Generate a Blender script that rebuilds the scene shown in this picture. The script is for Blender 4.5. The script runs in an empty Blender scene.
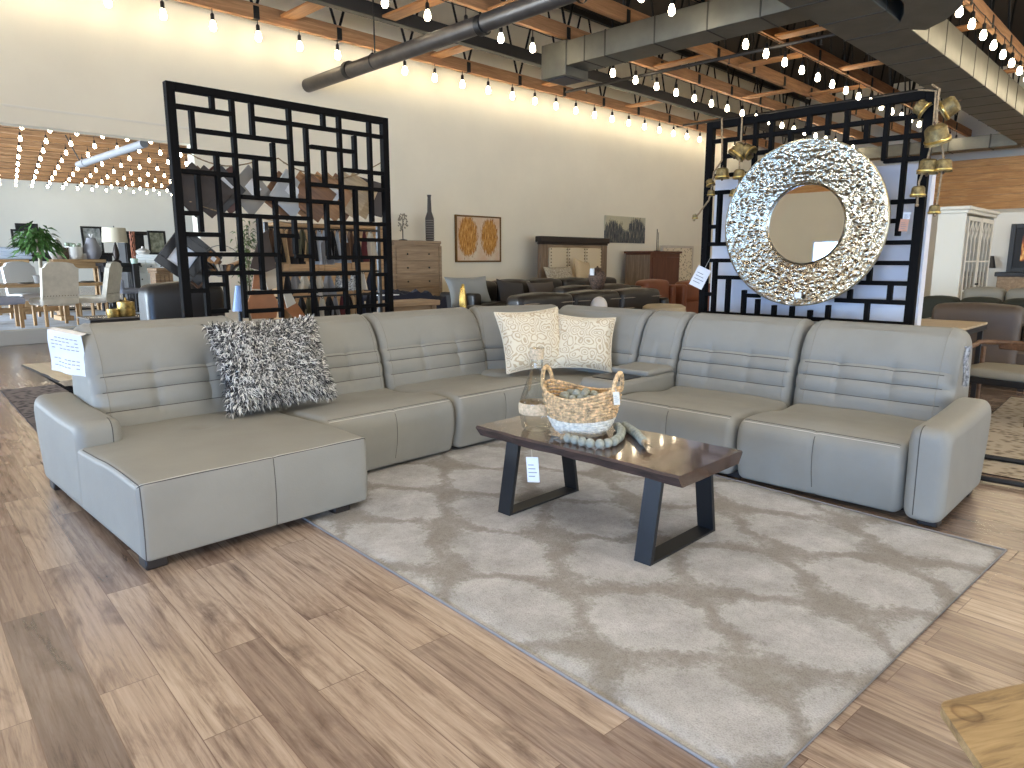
import bpy, bmesh, math, random
from mathutils import Vector, Matrix, noise as mnoise
random.seed(7)
C = bpy.context.scene
col = C.collection
SIDE, FRONT, BULB, FAR, SPOT = 68, 14, 35, 460, 68
R = math.radians
# ------------------------------------------------------------------ camera (world: X runs along the back wall, Y towards it)
FPX, PITCH, AZ, EYE = 700.0, R(10.15), R(44.5), 1.55
fwd = Vector((math.cos(AZ), math.sin(AZ), 0)); rgt = Vector((math.sin(AZ), -math.cos(AZ), 0)); upv = Vector((0, 0, 1))
CF = fwd * math.cos(PITCH) - upv * math.sin(PITCH)
CU = upv * math.cos(PITCH) + fwd * math.sin(PITCH)
O = Vector((0, 0, EYE))
def ray(x, y): return CF * FPX + rgt * (x - 512) + CU * (384 - y)
def aX(x, y, c): r = ray(x, y); return O + r * (c / r.x)
def aY(x, y, c): r = ray(x, y); return O + r * (c / r.y)
def aZ(x, y, c): r = ray(x, y); return O + r * ((c - EYE) / r.z)
cam = bpy.data.cameras.new('camera'); cam.sensor_width = 36; cam.lens = FPX * 36 / 1024; cam.clip_end = 200
co = bpy.data.objects.new('camera', cam); col.objects.link(co)
m3 = Matrix((rgt, CU, -CF)).transposed()
co.matrix_world = Matrix.Translation(O) @ m3.to_4x4()
C.camera = co
# ------------------------------------------------------------------ materials
def lin(c):
    return tuple(((v / 255) / 12.92 if v / 255 <= .04045 else ((v / 255 + .055) / 1.055) ** 2.4) for v in c)
def c4(c): return (*lin(c), 1)
MATS = {}
def base_mat(name):
    m = bpy.data.materials.new(name); m.use_nodes = True
    nt = m.node_tree; b = nt.nodes['Principled BSDF']
    return m, nt, b
def N(nt, t, **kw):
    n = nt.nodes.new(t)
    for k, v in kw.items():
        if k in n.inputs: n.inputs[k].default_value = v
        else: setattr(n, k, v)
    return n
def ramp(nt, stops):
    r = nt.nodes.new('ShaderNodeValToRGB'); e = r.color_ramp.elements
    while len(e) > 1: e.remove(e[-1])
    e[0].position, e[0].color = stops[0][0], stops[0][1]
    for p, c in stops[1:]:
        x = e.new(p); x.color = c
    return r
def mat(name, c, rough=.6, metal=0, var=0, vs=6, bump=0, bs=40, spec=.5, stretch=None, c2=None, coat=0, sheen=0, emit=None, es=0, trans=0, ior=1.45):
    if name in MATS: return MATS[name]
    m, nt, b = base_mat(name)
    L = nt.links
    b.inputs['Base Color'].default_value = c4(c); b.inputs['Roughness'].default_value = rough
    b.inputs['Metallic'].default_value = metal; b.inputs['Specular IOR Level'].default_value = spec
    if coat: b.inputs['Coat Weight'].default_value = coat; b.inputs['Coat Roughness'].default_value = .15
    if sheen: b.inputs['Sheen Weight'].default_value = sheen
    if trans: b.inputs['Transmission Weight'].default_value = trans; b.inputs['IOR'].default_value = ior
    if emit:
        b.inputs['Emission Color'].default_value = c4(emit); b.inputs['Emission Strength'].default_value = es
    if var or bump or c2:
        tc = nt.nodes.new('ShaderNodeTexCoord'); mp = nt.nodes.new('ShaderNodeMapping')
        L.new(tc.outputs['Object'], mp.inputs['Vector'])
        if stretch: mp.inputs['Scale'].default_value = stretch
    if var or c2:
        nz = N(nt, 'ShaderNodeTexNoise', Scale=vs, Detail=6.0, Roughness=.6); L.new(mp.outputs[0], nz.inputs['Vector'])
        a = c2 if c2 else tuple(max(0, v * (1 - var)) for v in c); d = c if c2 else tuple(min(255, v * (1 + var)) for v in c)
        rp = ramp(nt, [(.33, c4(a)), (.67, c4(d))]); L.new(nz.outputs['Fac'], rp.inputs['Fac']); L.new(rp.outputs[0], b.inputs['Base Color'])
    if bump:
        n2 = N(nt, 'ShaderNodeTexNoise', Scale=bs, Detail=4.0); L.new(mp.outputs[0], n2.inputs['Vector'])
        bp = N(nt, 'ShaderNodeBump', Strength=bump, Distance=.01); L.new(n2.outputs['Fac'], bp.inputs['Height']); L.new(bp.outputs[0], b.inputs['Normal'])
    MATS[name] = m
    return m
def wood(name, c, dark, axis='X', rough=.5, scale=3.0, coat=0, contrast=1.0):
    """wood with grain running along the given object axis"""
    if name in MATS: return MATS[name]
    m, nt, b = base_mat(name); L = nt.links
    tc = nt.nodes.new('ShaderNodeTexCoord'); mp = nt.nodes.new('ShaderNodeMapping'); L.new(tc.outputs['Object'], mp.inputs['Vector'])
    s = {'X': (.7, 9, 9), 'Y': (9, .7, 9), 'Z': (9, 9, .7)}[axis]; mp.inputs['Scale'].default_value = s
    nz = N(nt, 'ShaderNodeTexNoise', Scale=scale, Detail=8.0, Roughness=.65, Distortion=.6); L.new(mp.outputs[0], nz.inputs['Vector'])
    mid = tuple((x + y) / 2 for x, y in zip(c, dark))
    rp = ramp(nt, [(.28, c4(dark)), (.5, c4(mid)), (.68, c4(c))]); L.new(nz.outputs['Fac'], rp.inputs['Fac']); L.new(rp.outputs[0], b.inputs['Base Color'])
    bp = N(nt, 'ShaderNodeBump', Strength=.15, Distance=.01); L.new(nz.outputs['Fac'], bp.inputs['Height']); L.new(bp.outputs[0], b.inputs['Normal'])
    b.inputs['Roughness'].default_value = rough
    if coat: b.inputs['Coat Weight'].default_value = coat; b.inputs['Coat Roughness'].default_value = .06
    MATS[name] = m
    return m
def mth(nt, op, a, b_=None):
    n = nt.nodes.new('ShaderNodeMath'); n.operation = op
    for i, v in enumerate((a, b_)):
        if v is None: continue
        if isinstance(v, (int, float)): n.inputs[i].default_value = v
        else: nt.links.new(v, n.inputs[i])
    return n.outputs[0]
def floor_mat():
    m, nt, b = base_mat('oak_planks'); L = nt.links
    g = nt.nodes.new('ShaderNodeNewGeometry'); mp = nt.nodes.new('ShaderNodeMapping')
    mp.inputs['Rotation'].default_value = (0, 0, R(-86)); L.new(g.outputs['Position'], mp.inputs['Vector'])
    br = N(nt, 'ShaderNodeTexBrick', Scale=1.0); br.offset = .37; br.offset_frequency = 2; br.squash = 1
    br.inputs['Color1'].default_value = (0, 0, 0, 1); br.inputs['Color2'].default_value = (1, 1, 1, 1); br.inputs['Mortar'].default_value = (.5, .5, .5, 1)
    br.inputs['Mortar Size'].default_value = .0017; br.inputs['Mortar Smooth'].default_value = .1; br.inputs['Bias'].default_value = 0
    br.inputs['Brick Width'].default_value = 1.35; br.inputs['Row Height'].default_value = .2
    L.new(mp.outputs[0], br.inputs['Vector'])
    sep = nt.nodes.new('ShaderNodeSeparateColor'); L.new(br.outputs['Color'], sep.inputs[0]); rnd = sep.outputs[0]
    # grain: noise stretched along the plank, shifted per plank
    ofs = nt.nodes.new('ShaderNodeCombineXYZ'); L.new(mth(nt, 'MULTIPLY', rnd, 37.0), ofs.inputs[0]); L.new(mth(nt, 'MULTIPLY', rnd, 11.0), ofs.inputs[1])
    va = N(nt, 'ShaderNodeVectorMath', operation='ADD'); L.new(mp.outputs[0], va.inputs[0]); L.new(ofs.outputs[0], va.inputs[1])
    m2 = nt.nodes.new('ShaderNodeMapping'); m2.inputs['Scale'].default_value = (.75, 15, 1); L.new(va.outputs[0], m2.inputs['Vector'])
    g1 = N(nt, 'ShaderNodeTexNoise', Scale=4.2, Detail=10.0, Roughness=.74, Distortion=.7); L.new(m2.outputs[0], g1.inputs['Vector'])
    m4 = nt.nodes.new('ShaderNodeMapping'); m4.inputs['Scale'].default_value = (1.1, 5.0, 1); L.new(va.outputs[0], m4.inputs['Vector'])
    g2 = N(nt, 'ShaderNodeTexNoise', Scale=1.5, Detail=5.0, Roughness=.6, Distortion=.8); L.new(m4.outputs[0], g2.inputs['Vector'])
    tone = ramp(nt, [(0, c4((148, 127, 112))), (.3, c4((178, 156, 137))), (.6, c4((190, 169, 149))), (.8, c4((168, 146, 129))), (1, c4((126, 109, 99)))])
    L.new(rnd, tone.inputs['Fac'])
    gr = ramp(nt, [(.3, (.42, .37, .34, 1)), (.45, (.82, .79, .77, 1)), (.55, (.98, .97, .96, 1)), (.7, (1.12, 1.12, 1.12, 1))]); L.new(g1.outputs['Fac'], gr.inputs['Fac'])
    pt = ramp(nt, [(.3, (.3, .26, .25, 1)), (.39, (.66, .62, .61, 1)), (.52, (1, 1, 1, 1))]); L.new(g2.outputs['Fac'], pt.inputs['Fac'])
    x1 = N(nt, 'ShaderNodeMix', data_type='RGBA', blend_type='MULTIPLY'); x1.inputs[0].default_value = 1
    L.new(tone.outputs[0], x1.inputs[6]); L.new(gr.outputs[0], x1.inputs[7])
    x2 = N(nt, 'ShaderNodeMix', data_type='RGBA', blend_type='MULTIPLY'); x2.inputs[0].default_value = .85
    L.new(x1.outputs[2], x2.inputs[6]); L.new(pt.outputs[0], x2.inputs[7])
    m5 = nt.nodes.new('ShaderNodeMapping'); m5.inputs['Scale'].default_value = (.42, 2.6, 1); L.new(va.outputs[0], m5.inputs['Vector'])
    wv = N(nt, 'ShaderNodeTexWave', Scale=2.2, Distortion=7.0, Detail=3.0); wv.bands_direction = 'Y'; wv.inputs['Detail Scale'].default_value = .9; L.new(m5.outputs[0], wv.inputs['Vector'])
    wr = ramp(nt, [(.0, (.74, .71, .69, 1)), (.35, (1, 1, 1, 1))]); L.new(wv.outputs['Fac'], wr.inputs['Fac'])
    xw = N(nt, 'ShaderNodeMix', data_type='RGBA', blend_type='MULTIPLY'); xw.inputs[0].default_value = .7; L.new(x2.outputs[2], xw.inputs[6]); L.new(wr.outputs[0], xw.inputs[7])
    m6 = nt.nodes.new('ShaderNodeMapping'); m6.inputs['Scale'].default_value = (1.1, 2.4, 1); L.new(va.outputs[0], m6.inputs['Vector'])
    vk = N(nt, 'ShaderNodeTexVoronoi', Scale=1.5); L.new(m6.outputs[0], vk.inputs['Vector']); sk = nt.nodes.new('ShaderNodeSeparateColor'); L.new(vk.outputs['Color'], sk.inputs[0])
    kd = mth(nt, 'ADD', vk.outputs['Distance'], mth(nt, 'MULTIPLY', mth(nt, 'SUBTRACT', g1.outputs['Fac'], .5), .12)); kd = mth(nt, 'ADD', kd, mth(nt, 'MULTIPLY', mth(nt, 'LESS_THAN', sk.outputs[0], .55), 9.0))
    kr = ramp(nt, [(.03, (.3, .25, .23, 1)), (.09, (.66, .62, .6, 1)), (.2, (1, 1, 1, 1))]); L.new(kd, kr.inputs['Fac'])
    x2 = N(nt, 'ShaderNodeMix', data_type='RGBA', blend_type='MULTIPLY'); x2.inputs[0].default_value = 1; L.new(xw.outputs[2], x2.inputs[6]); L.new(kr.outputs[0], x2.inputs[7])
    x3 = N(nt, 'ShaderNodeMix', data_type='RGBA', blend_type='MIX'); L.new(br.outputs['Fac'], x3.inputs[0])
    L.new(x2.outputs[2], x3.inputs[6]); x3.inputs[7].default_value = c4((112, 90, 76))
    L.new(x3.outputs[2], b.inputs['Base Color'])
    b.inputs['Roughness'].default_value = .26; b.inputs['Specular IOR Level'].default_value = .75; b.inputs['Coat Weight'].default_value = .5; b.inputs['Coat Roughness'].default_value = .22
    bp = N(nt, 'ShaderNodeBump', Strength=.18, Distance=.004); L.new(g1.outputs['Fac'], bp.inputs['Height']); L.new(bp.outputs[0], b.inputs['Normal'])
    return m
def rug_mat():
    m, nt, b = base_mat('grey_pile_rug'); L = nt.links
    tc = nt.nodes.new('ShaderNodeTexCoord')
    nz0 = N(nt, 'ShaderNodeTexNoise', Scale=2.6, Detail=5.0, Roughness=.62); L.new(tc.outputs['Object'], nz0.inputs['Vector'])
    vm = N(nt, 'ShaderNodeVectorMath', operation='MULTIPLY_ADD'); L.new(nz0.outputs['Color'], vm.inputs[0]); vm.inputs[1].default_value = (.34, .34, 0); L.new(tc.outputs['Object'], vm.inputs[2])
    sp = nt.nodes.new('ShaderNodeSeparateXYZ'); L.new(vm.outputs[0], sp.inputs[0])
    s = mth(nt, 'ADD', mth(nt, 'COSINE', mth(nt, 'MULTIPLY', sp.outputs[0], 8.6)), mth(nt, 'COSINE', mth(nt, 'MULTIPLY', sp.outputs[1], 6.4)))
    nz1 = N(nt, 'ShaderNodeTexNoise', Scale=3.6, Detail=6.0, Roughness=.66); L.new(tc.outputs['Object'], nz1.inputs['Vector'])
    nz3 = N(nt, 'ShaderNodeTexNoise', Scale=42.0, Detail=3.0, Roughness=.7); L.new(tc.outputs['Object'], nz3.inputs['Vector'])
    nz2 = N(nt, 'ShaderNodeTexNoise', Scale=150.0, Detail=2.0); L.new(tc.outputs['Object'], nz2.inputs['Vector'])
    a = mth(nt, 'ADD', mth(nt, 'ABSOLUTE', s), mth(nt, 'MULTIPLY', mth(nt, 'SUBTRACT', nz3.outputs['Fac'], .5), .7))
    a = mth(nt, 'ADD', a, mth(nt, 'MULTIPLY', mth(nt, 'SUBTRACT', nz1.outputs['Fac'], .5), 1.3))
    rp = ramp(nt, [(.1, (0, 0, 0, 1)), (.34, (.25, .25, .25, 1)), (.62, (1, 1, 1, 1))]); L.new(a, rp.inputs['Fac'])
    lite = ramp(nt, [(.3, c4((158, 154, 150))), (.7, c4((196, 193, 190)))]); L.new(nz1.outputs['Fac'], lite.inputs['Fac'])
    dk = ramp(nt, [(.3, c4((140, 134, 126))), (.7, c4((158, 152, 145)))]); L.new(nz1.outputs['Fac'], dk.inputs['Fac'])
    x = N(nt, 'ShaderNodeMix', data_type='RGBA'); L.new(rp.outputs[0], x.inputs[0]); L.new(dk.outputs[0], x.inputs[6]); L.new(lite.outputs[0], x.inputs[7])
    fl = ramp(nt, [(.3, (.6, .59, .57, 1)), (.55, (1.04, 1.04, 1.04, 1))]); L.new(mth(nt, 'ADD', mth(nt, 'MULTIPLY', nz2.outputs['Fac'], .6), mth(nt, 'MULTIPLY', nz3.outputs['Fac'], .4)), fl.inputs['Fac'])
    y = N(nt, 'ShaderNodeMix', data_type='RGBA', blend_type='MULTIPLY'); y.inputs[0].default_value = .75; L.new(x.outputs[2], y.inputs[6]); L.new(fl.outputs[0], y.inputs[7])
    L.new(y.outputs[2], b.inputs['Base Color']); b.inputs['Roughness'].default_value = .95; b.inputs['Specular IOR Level'].default_value = .15
    hh = mth(nt, 'ADD', mth(nt, 'ADD', nz2.outputs['Fac'], nz3.outputs['Fac']), mth(nt, 'MULTIPLY', rp.outputs[0], .5))
    bp = N(nt, 'ShaderNodeBump', Strength=.6, Distance=.008); L.new(hh, bp.inputs['Height']); L.new(bp.outputs[0], b.inputs['Normal'])
    return m
def damask_mat(name, ground, figure, k=22):
    m, nt, b = base_mat(name); L = nt.links
    tc = nt.nodes.new('ShaderNodeTexCoord')
    nz = N(nt, 'ShaderNodeTexNoise', Scale=7.0, Detail=2.0); L.new(tc.outputs['Object'], nz.inputs['Vector'])
    vm = N(nt, 'ShaderNodeVectorMath', operation='MULTIPLY_ADD'); L.new(nz.outputs['Color'], vm.inputs[0]); vm.inputs[1].default_value = (.09, .09, .09); L.new(tc.outputs['Object'], vm.inputs[2])
    v = N(nt, 'ShaderNodeTexVoronoi', Scale=11.0); v.inputs['Randomness'].default_value = .8; L.new(vm.outputs[0], v.inputs['Vector'])
    s = mth(nt, 'SINE', mth(nt, 'ADD', mth(nt, 'MULTIPLY', v.outputs['Distance'], 26.0), mth(nt, 'MULTIPLY', nz.outputs['Fac'], 9.0)))
    rp = ramp(nt, [(.0, c4(figure)), (.2, c4(figure)), (.42, c4(ground))]); L.new(mth(nt, 'ADD', mth(nt, 'MULTIPLY', s, .5), .5), rp.inputs['Fac'])
    L.new(rp.outputs[0], b.inputs['Base Color']); b.inputs['Roughness'].default_value = .9
    return m
def distressed_rug_mat(name, a, d, e):
    m, nt, b = base_mat(name); L = nt.links
    tc = nt.nodes.new('ShaderNodeTexCoord')
    v = N(nt, 'ShaderNodeTexVoronoi', Scale=14.0); L.new(tc.outputs['Object'], v.inputs['Vector'])
    nz = N(nt, 'ShaderNodeTexNoise', Scale=18.0, Detail=5.0); L.new(tc.outputs['Object'], nz.inputs['Vector'])
    f = mth(nt, 'ADD', mth(nt, 'MULTIPLY', v.outputs['Distance'], .8), mth(nt, 'MULTIPLY', nz.outputs['Fac'], .6))
    rp = ramp(nt, [(.45, c4(a)), (.58, c4(d)), (.75, c4(e))]); L.new(f, rp.inputs['Fac']); L.new(rp.outputs[0], b.inputs['Base Color']); b.inputs['Roughness'].default_value = .95
    return m
def glass_mat(name, tint=(1, 1, 1), gloss=.08):
    m = bpy.data.materials.new(name); m.use_nodes = True; nt = m.node_tree; nt.nodes.clear()
    o = nt.nodes.new('ShaderNodeOutputMaterial'); t = nt.nodes.new('ShaderNodeBsdfTransparent'); g = nt.nodes.new('ShaderNodeBsdfGlossy'); x = nt.nodes.new('ShaderNodeMixShader')
    t.inputs[0].default_value = (*tint, 1); g.inputs['Roughness'].default_value = .02; x.inputs[0].default_value = gloss
    lw = N(nt, 'ShaderNodeLayerWeight', Blend=.35)
    mx = mth(nt, 'MULTIPLY', lw.outputs['Fresnel'], gloss * 8)
    nt.links.new(mx, x.inputs[0]); nt.links.new(t.outputs[0], x.inputs[1]); nt.links.new(g.outputs[0], x.inputs[2]); nt.links.new(x.outputs[0], o.inputs[0])
    return m
# ------------------------------------------------------------------ mesh builder
class MB:
    def __init__(s): s.v = []; s.f = []; s.m = []
    def add(s, vs, fs, m=0, M=None):
        o = len(s.v)
        s.v += [tuple(M @ Vector(v)) if M else tuple(v) for v in vs]
        s.f += [tuple(i + o for i in f) for f in fs]; s.m += [m] * len(fs)
        return o
    def box(s, x0, x1, y0, y1, z0, z1, bev=.004, m=0, M=None):
        lo, hi = (min(x0, x1), min(y0, y1), min(z0, z1)), (max(x0, x1), max(y0, y1), max(z0, z1))
        b = min(bev, .45 * min(h - l for l, h in zip(lo, hi)))
        if b <= 0:
            vs = [((lo, hi)[i][0], (lo, hi)[j][1], (lo, hi)[k][2]) for i in (0, 1) for j in (0, 1) for k in (0, 1)]
            fs = [(0, 1, 3, 2), (4, 6, 7, 5), (0, 4, 5, 1), (2, 3, 7, 6), (0, 2, 6, 4), (1, 5, 7, 3)]
            s.add(vs, fs, m, M); return s
        vs = []; ix = {}
        for i in (0, 1):
            for j in (0, 1):
                for k in (0, 1):
                    c = ((lo, hi)[i][0], (lo, hi)[j][1], (lo, hi)[k][2]); sg = (1 - 2 * i, 1 - 2 * j, 1 - 2 * k)
                    for a in range(3):   # vertex on the face normal to axis a
                        ix[i, j, k, a] = len(vs)
                        vs.append(tuple(c[t] + (0 if t == a else sg[t] * b) for t in range(3)))
        fs = []
        for a in range(3):
            o1, o2 = [t for t in range(3) if t != a]
            for e in (0, 1):
                q = []
                for p, r in ((0, 0), (1, 0), (1, 1), (0, 1)):
                    t = [0, 0, 0]; t[a] = e; t[o1] = p; t[o2] = r; q.append(ix[(*t, a)])
                fs.append(tuple(q))
            for p in (0, 1):
                for r in (0, 1):     # edges parallel to axis a
                    t0 = [0, 0, 0]; t0[o1] = p; t0[o2] = r; t1 = list(t0); t1[a] = 1
                    fs.append((ix[(*t0, o1)], ix[(*t1, o1)], ix[(*t1, o2)], ix[(*t0, o2)]))
        for i in (0, 1):
            for j in (0, 1):
                for k in (0, 1): fs.append((ix[i, j, k, 0], ix[i, j, k, 1], ix[i, j, k, 2]))
        s.add(vs, fs, m, M); return s
    def tube(s, pts, r, n=8, m=0, closed=False, M=None):
        pts = [Vector(p) for p in pts]; k = len(pts); rs = r if isinstance(r, (list, tuple)) else [r] * k
        vs = []; fs = []; prev = None
        for i, p in enumerate(pts):
            a = pts[(i - 1) % k] if closed or i > 0 else p; b = pts[(i + 1) % k] if closed or i < k - 1 else p
            t = (b - a).normalized() if (b - a).length > 1e-9 else Vector((0, 0, 1))
            if prev is None:
                u = t.cross(Vector((0, 0, 1)));
                if u.length < .05: u = t.cross(Vector((1, 0, 0)))
            else:
                u = prev - t * prev.dot(t)
            u.normalize(); prev = u; w = t.cross(u)
            for j in range(n):
                q = 2 * math.pi * j / n; vs.append(p + (u * math.cos(q) + w * math.sin(q)) * rs[i])
        for i in range(k if closed else k - 1):
            for j in range(n):
                a = i * n + j; b = i * n + (j + 1) % n; i2 = (i + 1) % k
                fs.append((a, b, i2 * n + (j + 1) % n, i2 * n + j))
        if not closed:
            fs.append(tuple(range(n))[::-1]); fs.append(tuple((k - 1) * n + j for j in range(n)))
        s.add(vs, fs, m, M); return s
    def lathe(s, prof, n=24, c=(0, 0, 0), m=0, M=None, cap=True):
        vs = []; fs = []
        for r_, z in prof:
            for j in range(n):
                q = 2 * math.pi * j / n; vs.append((c[0] + r_ * math.cos(q), c[1] + r_ * math.sin(q), c[2] + z))
        for i in range(len(prof) - 1):
            for j in range(n): fs.append((i * n + j, i * n + (j + 1) % n, (i + 1) * n + (j + 1) % n, (i + 1) * n + j))
        if cap and prof[0][0] > 1e-4: fs.append(tuple(range(n))[::-1])
        if cap and prof[-1][0] > 1e-4: fs.append(tuple((len(prof) - 1) * n + j for j in range(n)))
        s.add(vs, fs, m, M); return s
    def sphere(s, c, r, n=12, m=0, sz=1.0, M=None):
        h = max(4, n // 2 + 1)
        return s.lathe([(max(1e-5, r * math.sin(math.pi * i / h)), -r * sz * math.cos(math.pi * i / h)) for i in range(h + 1)], n, c, m, M)
    def grid(s, P, m=0, wrap=False, M=None):
        a, b = len(P), len(P[0]); vs = [p for row in P for p in row]; fs = []
        for i in range(a - 1):
            for j in range(b if wrap else b - 1): fs.append((i * b + j, i * b + (j + 1) % b, (i + 1) * b + (j + 1) % b, (i + 1) * b + j))
        return s.add(vs, fs, m, M)
    def disc(s, r_, z, n=48, c=(0, 0), m=0, M=None):
        s.add([(c[0] + r_ * math.cos(2 * math.pi * j / n), c[1] + r_ * math.sin(2 * math.pi * j / n), z) for j in range(n)], [tuple(range(n))], m, M); return s
    def prism(s, poly, z0, z1, m=0, M=None):
        n = len(poly); vs = [(x, y, z0) for x, y in poly] + [(x, y, z1) for x, y in poly]
        fs = [tuple(range(n))[::-1], tuple(range(n, 2 * n))] + [(i, (i + 1) % n, n + (i + 1) % n, n + i) for i in range(n)]
        s.add(vs, fs, m, M); return s
    def build(s, name, mats, parent=None, loc=None, M=None, sharp=38, weld=False):
        me = bpy.data.meshes.new(name); me.from_pydata(s.v, [], s.f)
        if not isinstance(mats, (list, tuple)): mats = [mats]
        for x in mats: me.materials.append(x)
        me.polygons.foreach_set('material_index', s.m)
        bm = bmesh.new(); bm.from_mesh(me)
        if weld: bmesh.ops.remove_doubles(bm, verts=bm.verts, dist=1e-5)
        bmesh.ops.recalc_face_normals(bm, faces=bm.faces); bm.to_mesh(me); bm.free()
        me.polygons.foreach_set('use_smooth', [True] * len(me.polygons))
        me.set_sharp_from_angle(angle=R(sharp))
        o = bpy.data.objects.new(name, me); col.objects.link(o)
        if parent: o.parent = parent
        if M is not None: o.matrix_local = M
        if loc is not None: o.location = loc
        return o
def tag(o, label=None, cat=None, group=None, kind=None):
    if label: o['label'] = label
    if cat: o['category'] = cat
    if group: o['group'] = group
    if kind: o['kind'] = kind
    return o
def thing(name, label, cat, loc=(0, 0, 0), rz=0, group=None, M=None):
    o = bpy.data.objects.new(name, None); col.objects.link(o); o.empty_display_size = .1
    if M is not None: o.matrix_world = M
    else: o.location = loc; o.rotation_euler = (0, 0, rz)
    return tag(o, label, cat, group)
def structure(o): o['kind'] = 'structure'; return o
def copy_tree(o, parent=None):
    c = o.copy(); col.objects.link(c); c.parent = parent
    for ch in list(o.children): copy_tree(ch, c)
    return c
def basis(p, xdir, zdir):
    """matrix at p: local x along xdir, local z close to zdir"""
    x = Vector(xdir).normalized(); z = Vector(zdir); z = (z - x * z.dot(x)).normalized(); y = z.cross(x)
    M = Matrix((x, y, z)).transposed().to_4x4(); M.translation = Vector(p); return M
def rot(p, rx=0, ry=0, rz=0):
    return Matrix.Translation(Vector(p)) @ Matrix.Rotation(rz, 4, 'Z') @ Matrix.Rotation(ry, 4, 'Y') @ Matrix.Rotation(rx, 4, 'X')
#=MATERIALS=
black = mat('black_metal', (24, 23, 23), .45)
blackwood = mat('black_paint_wood', (13, 12, 12), .75, spec=.1)
white_paper = mat('white_paper', (235, 236, 238), .8)
cream = mat('cream_wall', (233, 227, 208), .85, var=.025, vs=.35)
cool_wall = mat('pale_grey_wall', (205, 208, 204), .85, var=.02, vs=.3)
whitewall = mat('white_wall_paint', (226, 222, 210), .85)
panelwhite = mat('white_panel', (222, 222, 228), .6)
beam_wood = wood('beam_timber', (206, 156, 108), (152, 106, 68), 'X', .6, 2.0)
deck_dark = mat('dark_roof_deck', (44, 36, 31), .9)
duct_seam = mat('duct_seam_steel', (70, 68, 62), .6, .4)
galv = mat('galvanised_steel', (112, 111, 102), .5, .6, var=.06, vs=2.5, bump=.08, bs=6)
pipe_iron = mat('dark_iron_pipe', (96, 91, 86), .4, .6, var=.1, vs=3)
leather = mat('grey_leather', (142, 139, 130), .54, var=.03, vs=2.2, bump=.12, bs=110, spec=.4)
thread = mat('dark_seam_thread', (74, 69, 63), .8)
tonal = mat('tonal_stitch', (136, 130, 119), .8)
thread_l = mat('light_stitch_thread', (196, 190, 178), .8)
dkfoot = mat('dark_wood_foot', (36, 28, 24), .5)
brass = mat('aged_brass', (176, 146, 84), .4, .85, var=.25, vs=14, bump=.2, bs=30)
rope = mat('jute_rope', (150, 128, 98), .95, var=.2, vs=60)
#=SETTING=
def slab(name, x0, x1, y0, y1, z0, z1, m):
    return structure(MB().box(x0, x1, y0, y1, z0, z1, 0).build(name, m))
XL, XR, YF, YB, YFAR, ZR = -10.0, 28.0, -9.0, 12.0, 44.8, 7.6
JX = 4.83      # right jamb of the wide opening in the back wall
slab('floor', XL - .3, XR + .3, YF - .3, YFAR + .3, -.2, 0, floor_mat())
mb = MB(); mb.box(JX, XR, YB, YB + .25, 0, ZR, 0); mb.box(XL, JX, YB, YB + .25, 3.38, ZR, 0)
structure(mb.build('wall_back', cream))
tag(structure(MB().box(XL, JX, YB - .012, YB, 3.60, 3.63, .003).build('trim_3', mat('pale_joint', (232, 228, 214), .8))), 'thin pale joint above the wide opening')
slab('wall_far', XL, XR, YFAR, YFAR + .2, 0, ZR, cool_wall)
# right wall: wainscot-free cream below, wide pine boards above
slab('wall_right', XR, XR + .2, YF, YFAR, 0, ZR, whitewall)
pine = wood('pine_boards', (232, 186, 126), (184, 128, 74), 'Y', .6, 2.5)
mb = MB()
for k in range(7):
    z = 3.15 + k * .235; mb.box(XR - .03, XR, YF, 11.9, z, z + .23, .004)
tag(structure(mb.build('trim_1', pine)), 'pine board cladding high on the right wall')
slab('ceiling', XL - .3, XR + .3, YF - .3, YFAR + .3, ZR, ZR + .2, deck_dark)
mb = MB()
for k in range(7): mb.box(XL, XL + .03, 5, 11.9, 3.62 + k * .235, 3.85 + k * .235, .004)
tag(structure(mb.build('trim_2', pine)), 'pine board cladding high on the left wall')
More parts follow.
